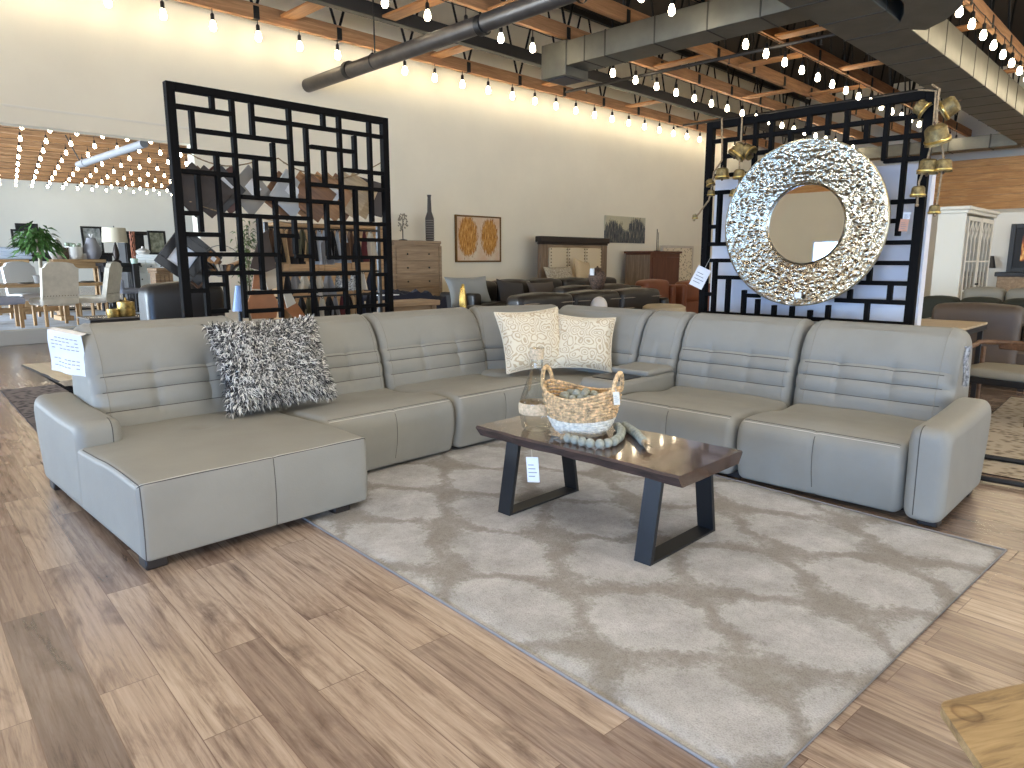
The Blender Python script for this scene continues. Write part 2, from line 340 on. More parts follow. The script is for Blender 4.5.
# left wall with daylight windows
wins = [(6.75, 9.15, .12, 2.12), (-7.6, -5.0, .3, 3.0), (-4.4, -1.8, .3, 3.0), (-1.2, 1.4, .3, 3.0), (2.0, 4.6, .3, 3.0),
        (15, 19, .3, 3.2), (21, 25, .3, 3.2), (27, 31, .3, 3.2), (33, 37, .3, 3.2)]
mb = MB(); ys = sorted(wins); y = YF
for w in ys:
    mb.box(XL - .2, XL, y, w[0], 0, ZR, 0); mb.box(XL - .2, XL, w[0], w[1], 0, w[2], 0); mb.box(XL - .2, XL, w[0], w[1], w[3], ZR, 0); y = w[1]
mb.box(XL - .2, XL, y, YFAR, 0, ZR, 0)
structure(mb.build('wall_left', cream))
frame_white = mat('white_window_frame', (232, 233, 235), .5)
pane = glass_mat('window_glass')
for i, (y0, y1, z0, z1) in enumerate(wins):
    mb = MB(); t = .06
    mb.box(XL - .16, XL + .02, y0, y0 + t, z0, z1); mb.box(XL - .16, XL + .02, y1 - t, y1, z0, z1)
    mb.box(XL - .16, XL + .02, y0 + t, y1 - t, z0, z0 + t); mb.box(XL - .16, XL + .02, y0 + t, y1 - t, z1 - t, z1)
    w = structure(mb.build('window_%d' % (i + 1), frame_white))
    MB().box(XL - .1, XL - .09, y0 + t, y1 - t, z0 + t, z1 - t, 0).build('pane', pane, w)
    ld = bpy.data.lights.new('daylight', 'AREA'); ld.shape = 'RECTANGLE'; ld.size = y1 - y0; ld.size_y = z1 - z0
    ld.color = (.72, .86, 1.0) if y0 > 12 else (.27, .53, 1.0)
    ld.energy = (FAR if y0 > 12 else SIDE) * (y1 - y0) * (z1 - z0)
    lo = bpy.data.objects.new('daylight', ld); col.objects.link(lo)
    lo.location = (XL - .3, (y0 + y1) / 2, (z0 + z1) / 2); lo.rotation_euler = (0, -math.pi / 2, 0)
# unseen windows added to the front wall, lighting the room from behind the camera
fw = [(-7, -2.6), (-1.8, 2.6), (3.4, 7.8), (8.6, 13), (14, 18.4)]
mb = MB(); x = XL
for a, b in fw:
    mb.box(x, a, YF - .2, YF, 0, ZR, 0); mb.box(a, b, YF - .2, YF, 0, .3, 0); mb.box(a, b, YF - .2, YF, 3.2, ZR, 0); x = b
mb.box(x, XR, YF - .2, YF, 0, ZR, 0); structure(mb.build('wall_front', whitewall))
for i, (a, b) in enumerate(fw):
    mb = MB(); t = .06
    mb.box(a, a + t, YF - .16, YF + .02, .3, 3.2).box(b - t, b, YF - .16, YF + .02, .3, 3.2).box(a + t, b - t, YF - .16, YF + .02, .3, .36).box(a + t, b - t, YF - .16, YF + .02, 3.14, 3.2).box((a + b) / 2 - .03, (a + b) / 2 + .03, YF - .14, YF, .36, 3.14)
    w = structure(mb.build('window_%d' % (i + 10), frame_white)); MB().box(a + t, b - t, YF - .1, YF - .09, .36, 3.14, 0).build('pane', pane, w)
    ld = bpy.data.lights.new('daylight', 'AREA'); ld.shape = 'RECTANGLE'; ld.size = b - a; ld.size_y = 2.9; ld.color = (.86, .93, 1.0); ld.energy = FRONT * (b - a) * 2.9
    lo = bpy.data.objects.new('daylight', ld); col.objects.link(lo); lo.location = ((a + b) / 2, YF - .3, 1.75); lo.rotation_euler = (math.pi / 2, 0, 0)
#=CEILING=
black_web = mat('black_steel_web', (26, 25, 24), .5, .3)
for i, y in enumerate((11.64, 8.92, 7.6, 6.2, 4.75, 3.25, 1.8)):
    nm = ['along the cream back wall', 'second from the back wall', 'third from the back wall', 'fourth from the back wall', 'fifth from the back wall, above the big duct', 'to the right of the big duct', 'nearest the camera'][i]
    t = thing('roof_truss', 'timber roof truss with black steel webs, ' + nm, 'roof truss', (0, y, -.1 if i == 0 else 0), group='timber roof trusses')
    MB().box(-6, XR - .05, -.05, .05, 5.5, 5.74, .006).build('bottom_chord', beam_wood, t)
    MB().box(-6, XR - .05, -.05, .05, 7.45, 7.58, .006).build('top_chord', black_web, t)
    mb = MB(); x = -5.0
    while x < XR - 1.5:
        for dx in (-.62, .62):
            mb.tube([(x, 0, 5.62), (x + dx, 0, 7.45)], .024, 6)
        mb.box(x - .05, x + .05, -.062, .062, 5.5, 5.7, .004)
        x += 1.55
    mb.build('web_lattice', black_web, t)
# black painted beam between the first two trusses
t = tag(MB().box(-6, 25, 10.38, 10.56, 5.5, 5.72, .01).build('steel_beam', mat('black_beam', (40, 37, 35), .6)), 'long black steel beam beside the cream back wall', 'beam')
# bridging boards between trusses
spots = []
for (ya, yb, xs) in ((8.97, 7.55, (4.2, 8.6, 13.4, 17.4)), (11.58, 10.56, (6.4, 9.6, 12.9, 16.2, 19.5)), (10.38, 8.97, (7.6, 12.2)), (7.55, 6.25, (5.5, 14.6, 18.2)), (6.15, 4.8, (13.2, 16.3)), (4.7, 3.3, (15, 19))):
    for x in xs: spots.append((x, ya, yb))
for x, ya, yb in spots:
    MBo = MB().box(x - .14, x + .14, min(ya, yb), max(ya, yb), 5.52, 5.56, .004).build('bridging_board', wood('bridging_timber', (205, 150, 92), (160, 105, 60), 'Y', .6, 2.0))
    tag(MBo, 'short pale timber board bridging two roof trusses', 'board', 'bridging boards between the trusses')
# sprinkler pipes
for k, (x, z, y0, y1) in enumerate(((13.2, 5.38, 4.75, 11.2), (19.0, 5.42, 4.75, 11.8))):
    mb = MB().tube([(x, y0, z), (x, y1, z)], .035, 8)
    for j in range(4):
        yy = y0 + .6 + j * 1.75; mb.tube([(x, yy, z), (x, yy, z - .12)], .015, 6); mb.lathe([(.03, -.13), (.03, -.12)], 8, (x, yy, z))
    tag(mb.build('sprinkler_pipe', mat('dark_pipe', (52, 49, 47), .5)), ['thin dark sprinkler pipe crossing under the trusses, nearer one', 'thin dark sprinkler pipe crossing under the trusses, far one'][k], 'pipe')
# big round iron drain pipe that enters the back wall
t = thing('drain_pipe', 'thick dark iron pipe slanting overhead into the cream wall', 'pipe', (6.95, YB - .01, 4.62))
MB().tube([(0, 0, 0), (0, -2.0, .02), (0, -5.0, .05), (0, -9.5, .1)], .118, 20).build('pipe', pipe_iron, t)
for y in (-1.35, -4.6):
    MB().tube([(0, y - .05, .03), (0, y + .05, .03)], .136, 20).build('coupling', black, t)
for y in (-2.1, -6.3):
    h = MB().tube([(0, y, .16), (0, y, .95)], .012, 6); h.lathe([(.124, -.02), (.128, 0), (.124, .02)], 20, (0, 0, 0), cap=False, M=Matrix.Translation((0, y, .03)) @ Matrix.Rotation(R(90), 4, 'X'))
    h.build('hanger', black, t)
# ducts
t = thing('main_duct', 'large galvanised rectangular air duct running overhead at the right', 'air duct', (0, 0, 0))
mb = MB(); mb.box(6.0, 27.5, 3.6, 4.5, 4.9, 5.46, .01); mb.build('duct_body', galv, t)
for x in range(7, 27):
    MB().box(x - .013, x + .013, 3.592, 4.508, 4.893, 5.467, .002).build('seam_flange', duct_seam, t)
# curved branch that leaves the main duct and turns back beside it
mb = MB(); path = [(5.5, 2.95), (8.5, 2.95), (10.2, 2.95), (10.9, 3.0), (11.4, 3.14), (11.8, 3.36), (12.05, 3.64)]; rows = []
for i, (x, y) in enumerate(path):
    p0, p1_ = path[max(0, i - 1)], path[min(len(path) - 1, i + 1)]; tx, ty = p1_[0] - p0[0], p1_[1] - p0[1]; ll = math.hypot(tx, ty); nx, ny = -ty / ll, tx / ll; h_ = .34 - .04 * (i > 4)
    rows.append([(x - nx * h_, y - ny * h_, 4.895), (x + nx * h_, y + ny * h_, 4.895), (x + nx * h_, y + ny * h_, 5.46), (x - nx * h_, y - ny * h_, 5.46)])
mb.grid(rows, wrap=True); mb.add(rows[0], [(0, 1, 2, 3)]); mb.build('branch_elbow', galv, t, sharp=50)
t = thing('branch_duct', 'galvanised branch duct ending in a square boot with a grille', 'air duct', (10.6, 0, 0))
MB().box(-.28, .34, 4.5, 9.3, 5.0, 5.42, .01).build('duct_body', galv, t)
for y in (5.1, 5.95, 6.9, 7.9, 8.35, 8.8):
    MB().box(-.287, .347, y - .012, y + .012, 4.993, 5.427, .002).build('seam_flange', duct_seam, t)
MB().box(-.30, .36, 8.76, 9.36, 4.84, 5.44, .01).build('boot', galv, t)
MB().box(-.22, .28, 8.84, 9.28, 4.825, 4.842, .003).build('grille', mat('dark_grille', (74, 72, 76), .6), t)
t = thing('far_duct', 'pale galvanised duct crossing in front of the pine boards', 'air duct', (25.9, 0, 0))
MB().box(0, .6, 4.5, 9.0, 4.86, 5.24, .01).build('duct_body', galv, t)
for y in (5.2, 6.3, 7.4):
    MB().box(-.02, .62, y - .015, y + .015, 4.845, 5.255, .003).build('seam_flange', duct_seam, t)
# string lights
bulb_glow = mat('glowing_bulb', (255, 240, 205), .4, emit=(255, 236, 200), es=BULB)
cable_black = mat('black_cable', (22, 21, 20), .6)
bm_ = MB().lathe([(.0001, -.185), (.03, -.178), (.048, -.155), (.052, -.12), (.044, -.075), (.026, -.03), (.022, 0)], 8)
sk_ = MB().lathe([(.028, -.03), (.031, 0), (.031, .06), (.018, .08), (.008, .085), (.008, .2)], 8)
bulb_src = bm_.build('bulb', bulb_glow); sock_src = sk_.build('socket', black, bulb_src)
def string_light(y, z, x0, x1, dx, label, skip=()):
    t = thing('string_light', label, 'string light', (0, y, 0), group='strings of bare bulbs under the roof')
    n = int((x1 - x0) / dx); pts = []
    for i in range(n + 1):
        x = x0 + i * dx
        pts += [(x, 0, z + .28), (x + dx * .5, 0, z + .265)]
        if any(p <= x <= q for p, q in skip): continue
        b = bulb_src.copy(); col.objects.link(b); b.parent = t; b.location = (x, 0, z + .09)
        s_ = sock_src.copy(); col.objects.link(s_); s_.parent = b
    MB().tube(pts[:-1], .008, 5).build('cable', cable_black, t)
string_light(11.62, 5.16, -5.3, 23.5, .745, 'string of bulbs running along the cream back wall')
string_light(9.03, 5.24, -5.3, 26, .79, 'string of bulbs under the second timber truss from the back wall', [(10.2, 11.05)])
string_light(6.2, 5.22, -5.3, 27, .79, 'string of bulbs passing above the round mirror', [(10.2, 11.05)])
string_light(3.17, 5.24, 12.08, 27, .79, 'string of bulbs beside the side of the big duct')
for k in range(7):  # extra bulb rows out of view, added for warm overhead fill
    string_light(1.8 - 1.45 * k, 5.24, -9, 22, .79, 'string of bulbs overhead out over the photographer, row %s' % ['just in front', 'right above', 'just behind', 'second behind', 'third behind', 'fourth behind', 'by the front wall'][k])
for k in range(9):
    y = 24.2 + k * 2.35
    string_light(y, 5.2, y * .18, y * .43, .68, 'string of bulbs over the far left room, row %s' % ['nearest the opening', 'second from the opening', 'third from the opening', 'fourth from the opening', 'in the middle', 'fourth from the far wall', 'third from the far wall', 'second from the far wall', 'nearest the far wall'][k])
bpy.data.objects.remove(sock_src); bpy.data.objects.remove(bulb_src)
# unseen spot tracks added over the seating group as fill light from above
for k, y in enumerate((-.4, 1.1, 4.2, 6.9)):
    t = thing('track_light', ['black lighting track with spot heads over the floor before the rug', 'black lighting track with spot heads over the coffee table', 'black lighting track with spot heads over the chaise', 'black lighting track with spot heads over the left screen'][k], 'track light', (2.6, y, 5.36), group='lighting tracks over the sectional sofa')
    MB().box(-7, 3.2 if k < 3 else -.4, -.025, .025, 0, .04, .004).build('rail', black, t)
    for x in ((-6.3, -4.5, -2.7, -.9, .9, 2.7) if k < 3 else (-6.3, -4.5, -2.7, -.9)):
        h = MB().tube([(x, 0, 0), (x, 0, -.08)], .015, 8).lathe([(.03, -.08), (.075, -.1), (.085, -.24), (.08, -.24), (.07, -.12)], 16, (x, 0, 0), cap=False).build('spot_head', black, t)
        ld = bpy.data.lights.new('spot_lamp', 'SPOT'); ld.energy = SPOT; ld.spot_size = R(135); ld.spot_blend = 1.0; ld.shadow_soft_size = .07; ld.color = (1, .965, .9)
        lo = bpy.data.objects.new('spot_lamp', ld); col.objects.link(lo); lo.parent = h; lo.location = (x, 0, -.27)
# timber ceiling joists of the room beyond
for k in range(19):
    y = 20 + k * 1.32
    o = MB().box(2, 24, y - .06, y + .06, 5.5, 5.78, .006).build('ceiling_joist', wood('joist_timber', (186, 146, 106), (130, 96, 66), 'X', .7, 2.0))
    tag(o, 'timber ceiling joist of the far left room', 'joist', 'timber joists of the far room')
slab('ceiling_far', XL, XR, YB + .3, YFAR, 6.2, 6.25, mat('brown_boards', (62, 50, 42), .9, var=.25, vs=2, stretch=(.2, 4, 1)))
t = thing('far_pipe', 'pale blue grey pipe under the ceiling of the far left room', 'pipe', (7.15, 0, 0))
MB().tube([(0, 21, 4.62), (0, 27.2, 4.62)], .11, 14).build('pipe', mat('bluegrey_pipe', (132, 134, 138), .5), t)
MB().tube([(0, 26.4, 4.62), (0, 26.6, 4.62)], .13, 14).build('coupling', mat('bluegrey_pipe', (132, 134, 138), .5), t)
MB().tube([(0, 27, 4.7), (-.35, 27, 5.5)], .02, 6).build('hanger', black, t)
#=SOFA=
def rpoly(pts, n=6):
    """closed polygon (a, b, radius) -> rounded outline"""
    out = []; k = len(pts)
    for i, (x, y, r_) in enumerate(pts):
        p = Vector((x, y)); a = (Vector(pts[i - 1][:2]) - p); b = (Vector(pts[(i + 1) % k][:2]) - p)
        if r_ <= 0: out.append((x, y)); continue
        t = min(r_, .48 * a.length, .48 * b.length); p0 = p + a.normalized() * t; p1 = p + b.normalized() * t
        for j in range(n + 1):
            s = j / n; q = p0 * (1 - s) ** 2 + p * 2 * s * (1 - s) + p1 * s * s; out.append((q.x, q.y))
    return out
def dens(poly, step=.03):
    out = []
    for i, p in enumerate(poly):
        q = poly[(i + 1) % len(poly)]; d = math.dist(p, q); k = max(1, int(d / step))
        for j in range(k): out.append((p[0] + (q[0] - p[0]) * j / k, p[1] + (q[1] - p[1]) * j / k))
    return out
def pad(mb, mp, x0, x1, poly, r=.05, step=.035, disp=None, m=0, ncap=5):
    """soft upholstered block: outline poly (depth, height) swept from x0 to x1 with rounded ends; returns the vertex grid"""
    k = len(poly); nr = []
    area = sum(poly[i][0] * poly[(i + 1) % k][1] - poly[(i + 1) % k][0] * poly[i][1] for i in range(k)); sg = 1 if area > 0 else -1
    for i in range(k):
        a, b = poly[i - 1], poly[(i + 1) % k]; t = Vector((b[0] - a[0], b[1] - a[1])).normalized(); nr.append((t.y * sg, -t.x * sg))
    sec = []
    for j in range(ncap + 1):
        q = math.pi / 2 * j / ncap; sec.append((x0 + r * (1 - math.cos(q)), r * (1 - math.sin(q))))
    n = max(2, int((x1 - x0 - 2 * r) / step))
    for j in range(1, n): sec.append((x0 + r + (x1 - x0 - 2 * r) * j / n, 0))
    for j in range(ncap, -1, -1):
        q = math.pi / 2 * j / ncap; sec.append((x1 - r * (1 - math.cos(q)), r * (1 - math.sin(q))))
    G = []; dl, dh = min(p[0] for p in poly), max(p[0] for p in poly); zl, zh = min(p[1] for p in poly), max(p[1] for p in poly)
    dc, zc, hd, hz = (dl + dh) / 2, (zl + zh) / 2, (dh - dl) / 2, (zh - zl) / 2
    for x, ins in sec:
        row = []
        for (d, z), (nd, nz) in zip(poly, nr):
            e = disp(x, d, z, nd, nz) if disp else 0; q = min(ins, .8 * hd, .8 * hz)
            row.append(mp(x, dc + (d - dc) * (1 - q / hd) + nd * e, zc + (z - zc) * (1 - q / hz) + nz * e))
        G.append(row)
    mb.grid(G, m, wrap=True)
    mb.add(G[0], [tuple(range(k))], m); mb.add(G[-1], [tuple(range(k))], m)
    return G, [s[0] for s in sec]
def near_col(poly, d, z): return min(range(len(poly)), key=lambda i: (poly[i][0] - d) ** 2 + (poly[i][1] - z) ** 2)
def near_row(xs, x): return min(range(len(xs)), key=lambda i: abs(xs[i] - x))
sofa = thing('sectional_sofa', 'large grey leather sectional sofa with chaise, corner and storage console', 'sofa', (0, 0, 0))
mA = lambda y0: (lambda x, d, z: Vector((x, y0 + d, z)))
mB_ = lambda x0: (lambda x, d, z: Vector((x0 + d, x, z)))
BACK = dens(rpoly([(0, .36, .05), (.045, .72, .3), (.27, 1.075, .10), (.56, 1.05, .14), (.62, .5, .2), (.6, .1, .03), (.12, .1, .03)], 7), .022)
CH = (.775, .665, .555)
def back(mp, x0, x1, tufts=(.36, .7), ch=CH, r=.055, name='backrest', seam=True, parent=None):
    mb = MB(); tx = [x0 + (x1 - x0) * t for t in tufts]
    def disp(x, d, z, nd, nz):
        if nd > -.3 or z > 1.02: return 0
        w = min(1, max(0, (-nd - .3) * 3)); e = 0
        for c in ch: e -= .016 * math.exp(-((z - c) / .014) ** 2)
        e += .02 * math.sin(max(0, min(1, (z - .80) / .26)) * math.pi) + .012 * math.sin(max(0, min(1, (x - x0) / (x1 - x0))) * math.pi)
        for t in tx:
            for c in ch[:3]: e -= .03 * math.exp(-((z - c) / .05) ** 2 - ((x - t) / .03) ** 2) * .6
            e += .008 * math.exp(-((x - t - .03) / .018) ** 2) * (1 if .5 < z < .82 else 0)
            e -= .012 * math.exp(-((z - .66) / .16) ** 2 - ((x - t) / .1) ** 2)
        return e * w
    G, xs = pad(mb, mp, x0, x1, BACK, r, .022, disp)
    if seam:
        for c in ch:
            i = near_col(BACK, .03, c); mb.tube([G[j][i] for j in range(4, len(xs) - 4)], .0031, 5, 1)
        for j in (5, len(xs) - 6):        # stitched line beside each end
            ii = [i for i in range(len(BACK)) if BACK[i][1] > .45 and BACK[i][0] < .5]; ii.sort(key=lambda i: (BACK[i][0] * .9 + BACK[i][1]))
            mb.tube([G[j][i] for i in ii], .0026, 4, 2)
    return mb.build(name, [leather, thread, tonal], parent or sofa)
mH = lambda x, d, z: mA(4.98)(x, d, z if z < .4 else .4 + (z - .4) * 1.08)
back(mH, 1.27, 2.35, r=.08); back(mA(4.98), 2.37, 3.52); back(mA(4.98), 3.55, 4.76)
back(mB_(5.39), 1.14, 2.235, r=.1); back(mB_(5.39), 2.255, 3.29); back(mB_(5.39), 3.31, 3.72, (.5,), CH[1:]); back(mB_(5.39), 3.74, 4.86, (.3, .7), CH[1:])
u = Vector((.90, -.40, 0)).normalized(); dd = Vector((.40, .90, 0)).normalized(); o_ = Vector((4.70, 5.03, 0))
back(lambda x, d, z: o_ + u * x + dd * d + Vector((0, 0, z)), 0, .97, (.3, .7), CH[1:])
def seat(mp, x0, x1, depth=.95, top=.455, r=.06, name='seat', vseam=True, front_r=.17):
    poly = dens(rpoly([(.05, .035, .03), (-.005, .26, .2), (.015, top + .012, front_r), (.28, top + .018, .3), (depth * .8, top - .02, .2), (depth, top - .01, .03), (depth, .06, .02)], 7), .025)
    mb = MB(); xm = (x0 + x1) / 2
    def disp(x, d, z, nd, nz):
        e = 0
        if nz > .3 and d > .12:
            e += .012 * math.sin(max(0, min(1, (x - x0) / (x1 - x0))) * math.pi) - .012 * math.exp(-((d - depth * .72) / .2) ** 2) + .006 * mnoise.noise(Vector((x * 5, d * 5, 1.7)))
        if nd < -.3 and vseam: e -= .007 * math.exp(-((x - xm) / .012) ** 2)
        return e
    G, xs = pad(mb, mp, x0, x1, poly, r, .026, disp)
    i = near_col(poly, .06, top - .02); j0, j1 = 4, len(xs) - 4
    mb.tube([G[j][i] for j in range(j0, j1)], .0032, 4, 2); mb.tube([G[j][i + 1] for j in range(j0, j1)], .0026, 4, 1)
    if vseam:
        ii = [k for k in range(len(poly)) if poly[k][0] < .1 and .08 < poly[k][1] < top - .02]; ii.sort(key=lambda k: poly[k][1]); j = near_row(xs, xm)
        mb.tube([G[j][k] for k in ii], .003, 4, 1)
    return mb.build(name, [leather, thread, thread_l], sofa)
seat(mA(4.1), 2.4, 3.56)                       # armless recliner beside the chaise
seat(mA(4.1), 3.58, 4.64)
seat(mB_(4.43), 1.135, 2.20); seat(mB_(4.43), 2.22, 3.28)
mb = MB()
poly = dens(rpoly([(.03, .06, .03), (-.005, .3, .2), (.01, .465, .13), (.9, .45, .03), (.9, .06, .02)], 6), .04)
pad(mb, mB_(4.62), 3.74, 5.04, poly, .05, .04); mb.build('corner_seat', leather, sofa)
# chaise
cp = dens(rpoly([(0, .055, .015), (.0, .462, .018), (.3, .475, .4), (1.0, .455, .2), (1.44, .46, .02), (1.44, .055, .02)], 5), .03)
def cdisp(x, d, z, nd, nz):
    e = 0
    if nz > .5:
        e += .014 * math.sin(max(0, min(1, (x - 1.05) / 1.25)) * math.pi) * math.sin(max(0, min(1, d / 1.4)) * math.pi) + .006 * mnoise.noise(Vector((x * 4, d * 4, .3)))
        e -= .02 * math.exp(-((x - 1.75) / .07) ** 2 - ((d - .95) / .05) ** 2)
    if nd < -.5: e -= .006 * math.exp(-((x - 1.76) / .01) ** 2) - .012 * math.sin(max(0, min(1, (z - .05) / .42)) * math.pi)
    return e
mb = MB(); G, xs = pad(mb, mA(3.6), 1.05, 2.38, cp, .035, .03, cdisp)
i = near_col(cp, .0, .455); mb.tube([G[j][i] for j in range(2, len(xs) - 2)], .0028, 5, 1); mb.tube([G[j][i + 1] for j in range(2, len(xs) - 2)], .0024, 4, 2)
ii = sorted([k for k in range(len(cp)) if cp[k][0] < .02 and cp[k][1] < .455], key=lambda k: cp[k][1])
for j in (3, near_row(xs, 1.76)): mb.tube([G[j][k] for k in ii], .0026, 5, 1)
ii = sorted([k for k in range(len(cp)) if cp[k][0] < 1.0 and cp[k][1] > .44], key=lambda k: cp[k][0]); mb.tube([G[3][k] for k in ii], .0026, 5, 1)
mb.build('chaise_seat', [leather, thread, thread_l], sofa)
# arms
ap = dens(rpoly([(.01, .045, .03), (0, .35, .2), (-.01, .60, .09), (.5, .60, .4), (1.09, .645, .12), (1.07, .4, .2), (.97, .045, .03)], 7), .03)
for mp, x0, x1, xsm in ((mA(4.58), 1.045, 1.30, 1.22), (mB_(4.41), .905, 1.125, 1.05)):
    mb = MB(); G, xs = pad(mb, mp, x0, x1, ap, .065, .03, None, ncap=6)
    ii = sorted([k for k in range(len(ap)) if (ap[k][0] < .03 and ap[k][1] > .07) or (ap[k][1] > .57 and ap[k][0] < .09)], key=lambda k: ap[k][1] + ap[k][0])
    mb.tube([G[near_row(xs, xsm)][k] for k in ii], .0028, 4, 1)
    mb.build('armrest', [leather, thread], sofa)
# console
mb = MB(); pl = dens(rpoly([(.0, .06, .03), (-.01, .4, .1), (0, .55, .07), (.5, .55, .02), (.86, .55, .02), (.86, .06, .02)], 6), .04)
pad(mb, mB_(4.6), 3.3, 3.72, pl, .03, .04); cons = mb.build('console', leather, sofa)
mb = MB(); pl = dens(rpoly([(.0, .548, .02), (-.01, .60, .03), (.4, .61, .03), (.42, .548, .02)], 5), .03)
pad(mb, mB_(5.03), 3.31, 3.71, pl, .03, .03); mb.build('lid', leather, cons)
MB().box(4.70, 5.0, 3.36, 3.66, .548, .557, .006).build('cup_tray', mat('black_tray', (22, 22, 23), .35), cons)
for x, y in ((1.12, 3.68), (2.2, 3.68), (1.12, 5.45), (4.55, 1.0), (5.3, 1.0), (4.62, 2.25), (2.5, 4.3), (3.5, 4.3), (4.62, 3.3), (5.8, 2.3), (3.5, 5.5), (5.8, 4.7)):
    MB().box(x - .055, x + .055, y - .055, y + .055, .0, .06, .008).build('foot', dkfoot, sofa)
# black plinth under the right run
MB().box(4.62, 5.7, 1.3, 4.7, .03, .062, .004).build('base_rail', dkfoot, sofa)
MB().box(2.6, 4.8, 4.25, 5.4, .03, .062, .004).build('base_rail', dkfoot, sofa)
# ------------------------------------------------------------------ rug
v = Vector((.063, .998, 0)); t = thing('area_rug', 'large grey patterned area rug under the coffee table', 'rug', (1.80, .755, 0), R(-3.6))
W, Ln = 2.6, 3.72
mb = MB(); G = []
for i in range(53):
    row = []
    for j in range(75):
        x, y = W * i / 52, Ln * j / 74; e = min(x, y, W - x, Ln - y); z = .014 * min(1, e / .02) + .0012 * mnoise.noise(Vector((x * 9, y * 9, 0)))
        if i == 0: x += .012 * mnoise.noise(Vector((y * 1.3, 4, 0)))
        row.append((x, y, max(.002, z)))
    G.append(row)
mb.grid(G); mb.build('pile', rug_mat(), t)
mb = MB().tube([(0, 0, .007), (W, 0, .007), (W, Ln, .007), (0, Ln, .007)], .007, 6, closed=True); mb.build('binding', mat('rug_binding', (138, 135, 134), .9), t)
# ------------------------------------------------------------------ coffee table
tb = thing('coffee_table', 'live edge walnut coffee table on black U shaped steel legs', 'coffee table', (3.2, 2.41, 0))
walnut = wood('dark_walnut', (92, 68, 52), (50, 36, 29), 'Y', .16, 2.2, coat=.6)
bark = mat('bark_edge', (62, 47, 42), .6, var=.3, vs=20, stretch=(1, .3, 1), bump=.5, bs=30)
def live_edge(L0, y0, y1, xs0, xs1, seed, z0, z1, mats, name, parent, und=.045):
    mb = MB(); n = 60; top = []; bot = []; mid = []
    def e(side, y): return .022 * mnoise.noise(Vector((y * 2.3, side * 7 + seed, 0))) + .008 * mnoise.noise(Vector((y * 9, side * 3 + seed, 2)))
    Gt = [];
    for i in range(n + 1):
        y = y0 + (y1 - y0) * i / n; l = xs0(y) - e(0, y); r_ = xs1(y) + e(1, y); w1 = .012 * mnoise.noise(Vector((y * 5, seed, 5)))
        Gt.append([(l + .012, y, z1), (l, y, z1 - .012), (l + und * .45 + w1, y, (z0 + z1) / 2), (l + und + w1, y, z0), (r_ - und - w1, y, z0), (r_ - und * .45 - w1, y, (z0 + z1) / 2), (r_, y, z1 - .012), (r_ - .012, y, z1)])
    mb.grid([[g[7], g[0]] for g in Gt], 0); mb.grid([g[0:4] for g in Gt], 1); mb.grid([g[3:5] for g in Gt], 0); mb.grid([g[4:8] for g in Gt], 1)
    mb.add(Gt[0], [tuple(range(8))], 0); mb.add(Gt[-1], [tuple(range(8))], 0)
    return mb.build(name, mats, parent, weld=True)
live_edge(0, -.715, .745, lambda y: -.325, lambda y: .33, 3, .452, .52, [walnut, bark], 'tabletop', tb)
for y in (-.525, .48):
    mb = MB(); b, a, w, th = .335, .255, .10, .026
    outer = [(-a, .45), (-b, 0), (b, 0), (a, .45)]; inner = [(-a + th, .45), (-b + th + .004, th), (b - th - .004, th), (a - th, .45)]
    poly = outer + inner[::-1]
    vs = [(x, yy, z) for yy in (y - w / 2, y + w / 2) for x, z in poly]; fs = []
    for k in range(3):
        o1, o2, i1, i2 = k, k + 1, 7 - k, 6 - k
        fs += [(o1, o2, i2, i1), (8 + o1, 8 + o2, 8 + i2, 8 + i1), (o1, o2, 8 + o2, 8 + o1), (i1, i2, 8 + i2, 8 + i1)]
    fs += [(0, 7, 15, 8), (3, 4, 12, 11)]
    mb.add(vs, fs); mb.box(-.26, .26, y - .06, y + .06, .446, .4525, .001)
    mb.build('leg', mat('satin_black_steel', (20, 20, 21), .5), tb)
# price tag hanging from the table edge
def tag_card(name, label, p, w, h, face, tilt=0, m=None, string=None, group=None):
    M = basis(p, Vector((0, 0, 1)).cross(face), (0, 0, 1)) @ Matrix.Rotation(tilt, 4, 'Y')
    t = thing(name, label, 'tag', M=M, group=group)
    MB().box(-w / 2, w / 2, -.0015, .0015, -h, 0, .0004).build('card', m or white_paper, t)
    mb = MB()
    for k in range(4): mb.box(-w * .36, w * (.1 + .06 * ((k * 7) % 5)), -.0022, .0022, -h * (.3 + .15 * k) - h * .03, -h * (.3 + .15 * k), 0)
    mb.build('printed_text', mat('grey_print', (140, 142, 146), .8), t)
    if string: MB().tube([(0, 0, -.004), (0, 0, string)], .0016, 5).build('string', mat('tag_string', (220, 218, 210), .9), t)
    return t
p = aX(532, 457, 2.95)
tag_card('price_tag', 'white price tag hanging from the edge of the coffee table', p, .075, .155, Vector((-.9, -.45, 0)), R(-4), None, .455 - p.z)
